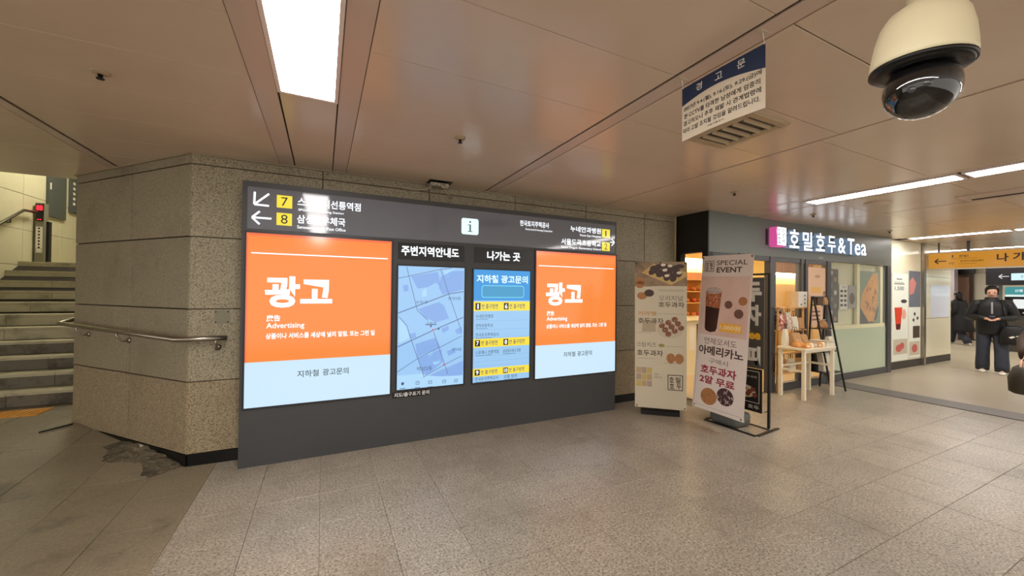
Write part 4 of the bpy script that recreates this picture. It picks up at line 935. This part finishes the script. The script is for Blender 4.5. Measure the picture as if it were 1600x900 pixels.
def loaf(x, y, z, sx, sy, sz, rz, label, mm=m_bread):
    t = thing('bread_pack', label, 'bread', (x, y, z), rz, 'packed bread on the display table')
    b_ = MB(); R_ = []
    for i in range(7):
        a = i/6; e = math.sin(math.pi*(.12+.76*a))
        R_.append([Vector((sx*(a-.5), sy*.5*e*math.cos(q), sz*(.02 if math.sin(q) < 0 else .02+math.sin(q)*e))) for q in [math.tau*k/12 for k in range(12)]])
    b_.loft(R_); b_.build('loaf', mm, t, True, world=False)
    MB().box((-.03, -.03, sz*.98), (.03, .03, sz*1.02+.002)).build('sticker', m_paper, t, world=False)
loaf(6.27, 3.27, .728, .19, .17, .10, .3, 'orange packed loaf at the left of the white table'); loaf(6.44, 3.22, .728, .16, .12, .08, -.2, 'small golden loaf in the middle of the white table'); loaf(6.62, 3.20, .728, .22, .12, .045, .1, 'flat orange biscuits at the right of the white table')
def paperbag(x, y, z, w_, d_, h_, label, mm, rz=0, text=None, hm=None):
    t = thing('paper_bag', label, 'bag', (x, y, z), rz)
    MB().loft([[(sx*w_/2*k_, sy*d_/2*(k_ if zz < h_*.5 else .35), zz) for sx, sy in ((-1, -1), (1, -1), (1, 1), (-1, 1))] for zz, k_ in ((0, 1), (h_*.45, 1), (h_, .98))]).build('body', mm, t, world=False)
    for sy in (-1, 1): MB().tube([(-w_*.22, sy*d_*.16, h_), (-w_*.15, sy*d_*.16, h_+.07), (0, sy*d_*.16, h_+.09), (w_*.15, sy*d_*.16, h_+.07), (w_*.22, sy*d_*.16, h_)], .004, 6).build('handle', hm or m_brown, t, True, world=False)
    if text: MB().text(frame((0, -d_*.5-.002, 0), (1, 0, 0), (0, 0, 1), (0, -1, 0)), text, -w_*.2, h_*.2, w_*.2, h_*.32, 0).build('lettering', m_ink, t, world=False)
m_kraft = M('kraft_paper', (190, 146, 96), .7); m_wbag = M('white_bag', (228, 220, 198), .6)
paperbag(6.42, 3.40, .728, .20, .10, .19, 'kraft bag with brown handles at the back of the white table', m_kraft); paperbag(6.62, 3.40, .728, .16, .10, .16, 'smaller kraft bag beside the first on the white table', m_kraft)
paperbag(6.22, 3.42, .728, .13, .06, .25, 'white printed snack bag at the left rear of the table', m_wbag, .2)
t = thing('tray_box', 'open white carton tray at the right end of the white table', 'carton', (6.80, 3.22, .728))
bx('carton', m_wbag, t, (6.72, 3.12, .728), (6.90, 3.34, .80)); bx('carton_lip', m_tw, t, (6.71, 3.11, .80), (6.91, 3.35, .806))
# ladder shelf
t = thing('ladder_shelf', 'black metal ladder shelf leaning by the shop glass', 'shelf', (7.12, 3.32, 0))
LX0, LX1 = 6.93, 7.33
for x in (LX0, LX1): MB().bar((x, 3.15, 0), (x, 3.40, 1.47), .02).build('front_leg', m_black, t); MB().bar((x, 3.50, 0), (x, 3.42, 1.47), .02).build('rear_leg', m_black, t)
for z in (.30, .62, .97, 1.34):
    yf = 3.15+.25*z/1.47; yr = 3.50-.08*z/1.47
    MB().box((LX0-.01, yf-.01, z-.012), (LX1+.01, yr+.01, z)).build('shelf_board', m_black, t)
MB().bar((LX0, 3.41, 1.46), (LX1, 3.41, 1.46), .02).build('top_bar', m_black, t)
t = thing('gift_box', 'dark brown gift box on the top of the ladder shelf', 'box', (7.10, 3.43, 1.34)); bx('box', M('dk_gift', (84, 58, 40), .5), t, (7.02, 3.385, 1.34), (7.17, 3.44, 1.43)); bx('lid', M('dk_gift2', (70, 46, 32), .5), t, (7.015, 3.38, 1.43), (7.175, 3.445, 1.45))
paperbag(7.27, 3.41, 1.34, .11, .06, .12, 'kraft bag with dark handle on the ladder shelf top', m_kraft)
loaf(7.13, 3.37, .97, .22, .13, .13, 0, 'brown bread pack on the upper ladder shelf', M('bread_brown', (176, 128, 82), .5, stain=[(30, (140, 96, 56), .5, .65, .7)]))
paperbag(7.11, 3.36, .30, .20, .13, .36, 'large white paper bag on the bottom of the ladder shelf', m_wbag, 0, None, m_tw); paperbag(7.24, 3.33, .62, .12, .10, .22, 'pale paper bag on the middle ladder shelf', m_wbag)
paperbag(6.965, 3.41, .30, .06, .10, .27, 'black paper bag with white mark on the bottom ladder shelf', m_base, 0, 'O')
# narrow goods rack standing against the glass behind the table
t = thing('goods_rack', 'narrow wooden rack against the shop glass behind the white table', 'rack', (6.55, 3.525, 0))
for x in (6.22, 6.90): MB().bar((x, 3.53, 0), (x, 3.53, 1.29), .022).build('leg', mw, t)
for z in (.30, .60, .95, 1.30): MB().box((6.20, 3.485, z-.018), (6.92, 3.565, z)).build('shelf_board', mw, t)
t = thing('gift_box', 'pale cardboard carton with dark print on top of the narrow rack', 'box', (6.8, 3.52, 1.30)); bx('box', M('carton_kraft', (222, 180, 124), .6), t, (6.50, 3.487, 1.30), (6.93, 3.562, 1.545))
bx('label_panel', m_paper, t, (6.68, 3.4855, 1.303), (6.925, 3.487, 1.542)); f_ = wf(3.485); q = TB(); [q.ell(f_, 6.86, 1.36+.06*k, .016, .016, 0, 8) for k in range(3)]; q.ell(f_, 6.76, 1.34, .02, .012, 0, 8); q.build('print', m_ink, t)
m_print = M('snack_print', (196, 176, 150), .5, stain=[(22, (150, 70, 52), .52, .6, .9), (30, (240, 236, 226), .5, .6, .9)])
goods = [('red and white printed snack bag on the narrow rack', M('redbag', (176, 92, 74), .6, stain=[(25, (236, 226, 210), .5, .58, .9)])), ('tall white snack bag with red print on the narrow rack', m_print), ('white carton bag third on the narrow rack', m_wbag), ('kraft snack bag at the right of the narrow rack', m_kraft)]
for k in range(4): paperbag(6.30+.165*k, 3.525, .95, .14, .07, (.24, .27, .2, .18)[k], goods[k][0], goods[k][1])
for k in range(3): paperbag(6.33+.22*k, 3.525, .30, .17, .07, .2, ['kraft bag low on the narrow rack, left', 'white bag low on the narrow rack, middle', 'kraft bag low on the narrow rack, right'][k], [m_kraft, m_wbag, m_kraft][k])
for k in range(5):
    x = 6.24+.10*k; t = thing('snack_pack', ['left most clear snack pack at the table front', 'second clear snack pack on the table', 'middle clear snack pack on the table', 'fourth clear snack pack on the table', 'fifth clear snack pack near the carton tray'][k], 'snack', (x, 3.14, .728), .3*(k % 3-1), 'snack packs on the white table')
    MB().loft([[Vector((sx*.035*a, sy*.022*a, z)) for sx, sy in ((-1, -1), (1, -1), (1, 1), (-1, 1))] for z, a in ((0, .9), (.02, 1.1), (.055, .95), (.07, .4))]).build('pack', [m_bread, M('snack_clear', (236, 206, 160), .2), m_print][k % 3], t, world=False)
    MB().box((-.02, -.0245, .02), (.02, -.0225, .045)).build('label_card', m_paper, t, world=False)
# ================================================================== YELLOW EXIT SIGN
t = thing('exit_sign', 'yellow hanging exit sign with black arrow across the corridor', 'sign', (11.8, 2.4, 2.07))
fy = frame((11.8, 0, 0), (0, -1, 0), (0, 0, 1), (-1, 0, 0))
MB().slab(fy, -3.625, 2.055, -1.1, 2.425, -.10, -.002, .003).build('casing', M('sign_casing', (176, 172, 160), .4), t)
pn = MB().slab(fy, -3.60, 2.08, -1.12, 2.405, -.01, .002).build('panel', glow('sign_yellow', (238, 160, 32), .62), t)
mi = glow('sign_ink', (74, 30, 8), .25)
a = TB(); arrow(a, fy, (-3.33, 2.235), (-3.50, 2.235), .055, .022, .004); a.build('arrow', mi, pn)
q = TB(); q.text(fy, '나', -2.65, 2.18, -2.505, 2.34, .004, .03); q.text(fy, '가', -2.455, 2.19, -2.30, 2.345, .004, .03); q.text(fy, '는', -2.24, 2.19, -2.09, 2.345, .004, .03); q.text(fy, '곳', -1.95, 2.18, -1.80, 2.345, .004, .03)
q.text(fy, '1', -3.25, 2.30, -3.23, 2.355, .004); q.text(fy, '센터필드', -3.15, 2.30, -3.01, 2.35, .004, .015); q.rect(fy, -3.27, 2.275, -2.90, 2.28, .004); q.text(fy, '10', -3.29, 2.16, -3.22, 2.21, .004); q.text(fy, '한국지식재산센터', -3.13, 2.20, -2.82, 2.24, .004, .015); q.rect(fy, -3.15, 2.165, -2.90, 2.17, .004)
q.build('lettering', mi, pn)
for y in (3.45, 3.04, 3.015, 1.5): MB().bar((11.83, y, 2.42), (11.83, y, C), .022).build('hanger', m_alu, t)

# ================================================================== FAR CONCOURSE
wfz = tag(MB().box((20, -2, 0), (20.2, 10, 3.0)).build('wall_far', m_gap), 'pale panelled far wall of the side passage', None, None, 'structure')
ffar = frame((20, 0, 0), (0, -1, 0), (0, 0, 1), (-1, 0, 0))
for k in range(10):
    for z0, z1 in ((0.02, 1.35), (1.35, 2.3), (2.3, 3.0)): MB().slab(ffar, -9.5+.7*k+.005, z0+.005, -8.8+.7*k-.005, z1-.005, -.01, .01, .005).build('panel', M('far_panel', (214, 208, 186), .3, var=.02), wfz)
tag(MB().box((13.2, 8.0, 0), (20, 8.2, 3.0)).build('wall_passage', M('far_panel2', (206, 200, 182), .4)), 'side wall of the passage beyond the cream wall', None, None, 'structure')
tag(MB().box((19.2, 5.23, 0), (19.5, 5.46, C)).build('wall_pillar', M('mauve_pillar', (176, 166, 170), .35)), 'mauve grey pillar beside the passage', None, None, 'structure')
t = thing('lift_door', 'copper framed doorway panel behind the walking person', 'door', (19.9, 5.3, 0))
bx('frame', M('copper_dark', (74, 56, 48), .35, metal=.4), t, (19.86, 4.98, 0), (19.985, 5.50, 2.25)); bx('leaf', M('copper_leaf', (150, 122, 106), .25, metal=.6), t, (19.84, 5.06, .02), (19.86, 5.34, 2.15)); bx('header', m_base, t, (19.8, 4.95, 2.27), (19.98, 5.45, 2.7))
t = thing('gate_booth', 'dark station booth with lit arrow sign, teal screen and monitor', 'booth', (17.2, 3.0, 0))
fb = frame((17, 0, 0), (0, -1, 0), (0, 0, 1), (-1, 0, 0))
mbk = M('booth_black', (34, 34, 38), .3)
bx('header', mbk, t, (17.0, 1.0, 1.82), (17.5, 4.02, 2.56)); bx('side_panel', M('booth_grey', (110, 112, 112), .4), t, (17.05, 3.80, 1.3), (17.4, 3.98, 1.82))
a = TB(); arrow(a, fb, (-3.60, 2.06), (-3.78, 2.06), .06, .02, .003); a.build('arrow', glow('booth_arrow', (230, 230, 230), 1), t)
d_ = MB().slab(fb, -3.56, 1.95, -1.5, 2.14, 0, .02).build('display', glow('booth_white', (206, 238, 244), 1.1), t)
MB().text(ffb := frame((16.979, 0, 0), (0, -1, 0), (0, 0, 1), (-1, 0, 0)), '2호선', -3.40, 2.02, -3.15, 2.09, .002).build('lettering', g_grey, d_)
d_ = MB().slab(fb, -3.67, 1.56, -1.5, 1.77, -.1, .01).build('screen', glow('booth_teal', (60, 160, 164), .8), t)
MB().text(frame((16.989, 0, 0), (0, -1, 0), (0, 0, 1), (-1, 0, 0)), '선릉', -3.50, 1.63, -3.36, 1.70, .002).build('lettering', g_text, d_)
MB().slab(fb, -3.66, 1.50, -1.5, 1.555, -.1, .01).build('lit_edge', glow('booth_edge', (220, 240, 238), 1), t)
bx('monitor', glow('booth_monitor', (236, 240, 238), 1), t, (17.0, 2.9, 1.18), (17.04, 3.53, 1.43)); bx('monitor_back', mbk, t, (17.04, 2.85, 1.14), (17.12, 3.58, 1.47))
bx('counter', M('booth_counter', (64, 60, 54), .4), t, (16.95, 1.0, 0), (17.5, 3.66, .98)); bx('equipment', m_base, t, (17.1, 1.0, .98), (17.5, 3.7, 1.5))
q = TB(); [q.rect(frame((17.09, 0, 0), (0, -1, 0), (0, 0, 1), (-1, 0, 0)), -3.6+.07*k, 1.05+.05*(k % 3), -3.57+.07*k, 1.08+.05*(k % 3), .001) for k in range(8)]; q.build('indicator', m_lt, t)

# ================================================================== PEOPLE
m_skin = M('skin', (206, 160, 136), .5); m_hair = M('black_hair', (18, 15, 14), .45)
m_jkt = M('black_padded_jacket', (19, 19, 21), .55, bump=(9, .5)); m_jean = M('dark_grey_denim', (54, 58, 68), .8, stain=[(6, (38, 40, 48), .5, .7, .6)]); m_shoe = M('white_shoe', (222, 218, 208), .5)
def skin(name, V, E_, parent, mat):
    me = bpy.data.meshes.new(name); me.from_pydata([v[:3] for v in V], E_, []); o = bpy.data.objects.new(name, me); COL.objects.link(o)
    md = o.modifiers.new('s', 'SKIN'); me.skin_vertices.new() if not me.skin_vertices else None
    for i, v in enumerate(V):
        sv = me.skin_vertices[0].data[i]; sv.radius = (v[3], v[4] if len(v) > 4 else v[3]); sv.use_root = (i == 0)
    o.modifiers.new('u', 'SUBSURF').levels = 2
    bpy.context.view_layer.update()
    nm = bpy.data.meshes.new_from_object(o.evaluated_get(bpy.context.evaluated_depsgraph_get())); nm.name = name
    bpy.data.objects.remove(o)
    nm.materials.clear(); nm.materials.append(mat)
    for p in nm.polygons: p.use_smooth = True
    o = bpy.data.objects.new(name, nm); COL.objects.link(o); o.parent = parent; return o
def lerp(a, b, t): return tuple(x+(y-x)*t for x, y in zip(a, b))
def person(label, loc, rz, arms, legs, h=1.0, look=0.0, jacket=m_jkt, trouser=m_jean, coat_len=.72, coat_flare=.0, puff=1.0, hair_long=False, shoe=m_shoe, lean=0.0):
    """faces -Y. arms/legs: (right, left) as joint triples in local metres"""
    t = thing('person', label, 'person', loc, rz); t.scale = (h, h, h)
    V = [(0, 0, .94, .125, .10), (0, -.005, 1.10, .12, .095), (0, 0, 1.24, .125, .09), (0, .005, 1.34, .085, .065), (0, -.005, 1.44, .052, .052)]
    hz = 1.56; hy = -.03-look*.05
    V += [(0, hy*.6, 1.49, .058, .062), (0, hy, hz-.03, .072, .085), (0, hy, hz+.04, .076, .09), (0, hy+.005, hz+.085, .055, .062), (0, hy-.098, hz-.02-look*.03, .012, .012)]
    Ed = [(0, 1), (1, 2), (2, 3), (3, 4), (4, 5), (5, 6), (6, 7), (7, 8), (6, 9)]
    for sx, (sh_, el, wr) in zip((-1, 1), arms):
        k = len(V); hd_ = Vector(wr)-Vector(el); hd_.normalize(); wv = Vector(wr)
        V += [(sx*.12, 0, 1.335, .045), (*sh_, .042), (*lerp(sh_, el, .5), .040), (*el, .038), (*lerp(el, wr, .5), .036), (*wr, .026)]
        Ed += [(3, k), (k, k+1), (k+1, k+2), (k+2, k+3), (k+3, k+4), (k+4, k+5)]
        pal = wv+hd_*.06; V.append((*pal, .03, .018)); kp = len(V)-1; Ed.append((k+5, kp))
        across = hd_.cross(Vector((0, 0, 1))); across = across.normalized() if across.length > .1 else Vector((0, 1, 0))
        curl = Vector((0, 0, -1)) if abs(hd_.z) < .7 else Vector((0, -1, 0))
        for q in range(4):
            off = across*(.026-.0175*q); L_ = (.07, .08, .074, .058)[q]
            V += [(*(pal+off*1.0+hd_*.025), .009), (*(pal+off*1.05+hd_*(.025+L_*.5)+curl*.008), .0085), (*(pal+off*1.0+hd_*(.025+L_*.85)+curl*.03), .0075)]
            n_ = len(V); Ed += [(kp, n_-3), (n_-3, n_-2), (n_-2, n_-1)]
        V += [(*(wv+hd_*.03+across*sx*.035), .010), (*(wv+hd_*.075+across*sx*.05), .0085)]; n_ = len(V); Ed += [(kp, n_-2), (n_-2, n_-1)]
    for sx, (hp, kn, an) in zip((-1, 1), legs):
        k = len(V); V += [(*hp, .085), (*lerp(hp, kn, .5), .075), (*kn, .055), (*lerp(kn, an, .4), .052), (*an, .038), (an[0], an[1]-.12, an[2]-.05, .035, .025)]
        Ed += [(0, k)]+[(k+i, k+i+1) for i in range(5)]
    skin('body', V, Ed, t, m_skin)
    face = MB(); ey = hy-.088
    for sx in (-1, 1): face.ball((sx*.031, ey, hz+.0-look*.02), .010, 8, 6)
    TB_ = MB()
    o = face.build('eye', m_ink, t, True, world=False)
    MB().ball((0, ey+.006, hz-.068), .02, 8, 5, (1.2, .4, .3)).build('mouth', M('lip', (150, 84, 76), .5), t, True, world=False)
    for sx in (-1, 1): MB().ball((sx*.084, hy+.005, hz), .026, 8, 6, (.35, .7, 1.1)).build('ear', m_skin, t, True, world=False)
    hr = MB(); R_ = []
    for i in range(9):
        a_ = -.25+(math.pi/2+.25)*i/8; zz = hz+.035+.098*math.sin(a_)
        R_.append([Vector((.094*max(.03, math.cos(a_))*math.cos(q), hy+.012+.112*max(.03, math.cos(a_))*math.sin(q)*(1 if math.sin(q) > 0 else .90), zz+(.05-.013*i if math.sin(q) < -.5 and i < 4 else 0)-((.035+.05*max(0, math.sin(q))) if math.sin(q) > -.5 and i == 0 else 0))) for q in [math.tau*k/18 for k in range(18)]])
    if hair_long: R_.insert(0, [Vector((.085*math.cos(q), hy+.06+.07*math.sin(q)*.9, hz-.16)) for q in [math.tau*k/18 for k in range(18)]])
    hr.loft(R_); hr.build('hair', m_hair, t, True, world=False)
    def ring(z, rx, ry, cy=0, n_=22): return [Vector((rx*math.cos(math.tau*k/n_), cy+ry*math.sin(math.tau*k/n_), z)) for k in range(n_)]
    jk = MB(); b_ = coat_len
    prof = [(b_, .19+coat_flare*1.4, .15+coat_flare), (b_+.03, .20+coat_flare*1.4, .16+coat_flare), (max(b_+.06, .90), .20+coat_flare*.4, .15+coat_flare*.3), (1.02, .195, .145), (1.14, .20, .145), (1.26, .205, .145), (1.33, .195, .135), (1.385, .15, .105), (1.42, .09, .085), (1.455, .085, .085), (1.458, .06, .06)]
    jk.loft([ring(z, rx*puff, ry*puff, lean*(1.2-z)) for z, rx, ry in prof])
    jo = jk.build('jacket', jacket, t, True, world=False)
    for sx, (sh_, el, wr) in zip((-1, 1), arms):
        w2 = Vector(wr)+(Vector(wr)-Vector(el)).normalized()*.015
        pts = [(sx*.11, 0, 1.345), sh_, lerp(sh_, el, .35), lerp(sh_, el, .7), el, lerp(el, wr, .35), lerp(el, wr, .7), tuple(w2)]
        MB().tube(pts, [r*puff for r in (.07, .082, .08, .076, .076, .068, .058, .046)], 14).build('sleeve', jacket, jo, True, world=False)
    zp = MB(); zp.box((-.012, -.152*puff, 1.14), (.012, -.135*puff, 1.36)); zp.build('zip', M('zip_grey', (150, 150, 150), .4), jo, world=False)
    tr = MB(); tr.loft([ring(.80, .165, .125), ring(.90, .175, .13), ring(1.02, .16, .115)])
    to = tr.build('trousers', trouser, t, True, world=False)
    for sx, (hp, kn, an) in zip((-1, 1), legs):
        MB().tube([(hp[0], hp[1], .93), lerp(hp, kn, .25), lerp(hp, kn, .6), kn, lerp(kn, an, .4), lerp(kn, an, .8), (an[0], an[1], an[2]-.03)], [.098, .105, .098, .09, .09, .095, .09], 16).build('trouser_leg', trouser, to, True, world=False)
        s_ = MB(); x, y, z = an; z -= .075
        fr = [((0, .07), .03, .03), ((0, .055), .038, .065), ((0, 0), .042, .075), ((0, -.07), .048, .055), ((0, -.13), .046, .042), ((0, -.17), .025, .028)]
        s_.loft([[Vector((x+c[0]+rx*math.cos(q), y+c[1], max(z, z+.0+hh*.5+hh*.55*math.sin(q)))) for q in [math.tau*k/12 for k in range(12)]] for c, rx, hh in fr]); s_.build('shoe', shoe, t, True, world=False)
    return t
# front figure on the phone
A_ = (((-.19, 0, 1.33), (-.275, .0, 1.07), (-.09, -.26, 1.05)), ((.19, 0, 1.33), (.275, .0, 1.07), (.09, -.26, 1.05)))
L_ = (((-.09, 0, .90), (-.11, -.03, .50), (-.12, .06, .078)), ((.09, 0, .90), (.11, -.10, .50), (.12, -.10, .078)))
person('person in black padded jacket and grey jeans looking down at a phone', (11.85, 2.72, 0), math.radians(-77), A_, L_, 1.02, .8, puff=1.04, coat_len=.74)
ang = math.radians(-77); loc_ = lambda x, y, z: Vector((11.85, 2.72, 0))+Matrix.Rotation(ang, 3, 'Z') @ Vector((x, y, z))*1.02
t = thing('phone', 'small phone held at chest height by the person in the black jacket', 'phone', tuple(loc_(0, -.31, 1.09)), ang)
MB().box((-.037, -.075, -.004), (.037, .075, .004)).build('case', m_black, t, world=False); MB().box((-.034, -.07, .004), (.034, .07, .0055)).build('screen', glow('phone_screen', (220, 226, 240), .5), t, world=False)
t = thing('shoulder_bag', 'black bag with white mark at the hip of the person with the phone', 'bag', tuple(loc_(.25, -.20, .58)), ang)
MB().loft([[Vector((rx*math.cos(q), .07*k_*math.sin(q), z)) for q in [math.tau*k/18 for k in range(18)]] for z, rx, k_ in ((0, .15, .8), (.02, .185, 1), (.18, .175, 1), (.32, .13, .7), (.36, .10, .4))]).build('body', M('bag_black', (14, 14, 15), .5), t, True, world=False)
MB().tube([(-.08, 0, .34), (-.10, .06, .60), (-.14, .10, .84)], .012, 8).build('strap', m_black, t, True, world=False)
mk = TB(); fbag = frame((0, -.078, 0), (1, 0, 0), (0, 0, 1), (0, -1, 0)); mk.poly(fbag, [(-.06, .14), (-.01, .17), (.02, .15), (-.03, .12)], 0); mk.poly(fbag, [(.02, .17), (.05, .18), (.09, .14), (.06, .14)], 0); mk.build('mark', m_lt, t, world=False)
# walking figure far back
A_ = (((-.19, 0, 1.35), (-.24, .05, 1.08), (-.20, -.08, .88)), ((.19, 0, 1.35), (.24, .03, 1.08), (.20, -.1, .90)))
L_ = (((-.08, 0, .90), (-.09, -.16, .50), (-.09, -.26, .078)), ((.08, 0, .90), (.09, .05, .48), (.09, .28, .085)))
person('person in long black coat walking through the far passage', (17.9, 4.78, 0), math.radians(165), A_, L_, .97, 0, jacket=M('long_black_coat', (17, 17, 18), .7), coat_len=.42, coat_flare=.10, hair_long=True, lean=.12)
# figure cut by the right picture edge
A_ = (((-.205, 0, 1.35), (-.30, -.10, 1.13), (-.27, -.33, 1.03)), ((.205, 0, 1.35), (.26, .04, 1.08), (.24, -.05, .85)))
L_ = (((-.09, 0, .90), (-.10, -.10, .50), (-.10, -.12, .078)), ((.09, 0, .90), (.10, .02, .50), (.10, .14, .085)))
m_bc = M('dark_brown_coat', (62, 44, 34), .7)
person('person in dark brown coat cut off by the right picture edge', (5.36, .70, 0), math.radians(-90), A_, L_, 1.0, 0, jacket=m_bc, trouser=M('black_trousers', (26, 25, 26), .8), coat_len=.70, shoe=m_black)
t = thing('hand_bag', 'dark olive bag held at the right picture edge', 'bag', (4.98, .975, .74))
MB().loft([[Vector((4.98, .975, .74))+Vector((rx*math.cos(q), .085*k_*math.sin(q), z)) for q in [math.tau*k/18 for k in range(18)]] for z, rx, k_ in ((0, .10, .7), (.015, .13, .95), (.12, .14, 1), (.20, .11, .7), (.22, .07, .4))]).build('body', M('olive_bag', (58, 52, 38), .7), t, True)
MB().tube([(4.93, .975, .95), (4.95, .975, 1.0), (4.98, .97, 1.015), (5.01, .975, 1.0), (5.03, .975, .95)], .009, 8).build('handle', M('olive_bag', (58, 52, 38), .7), t, True)
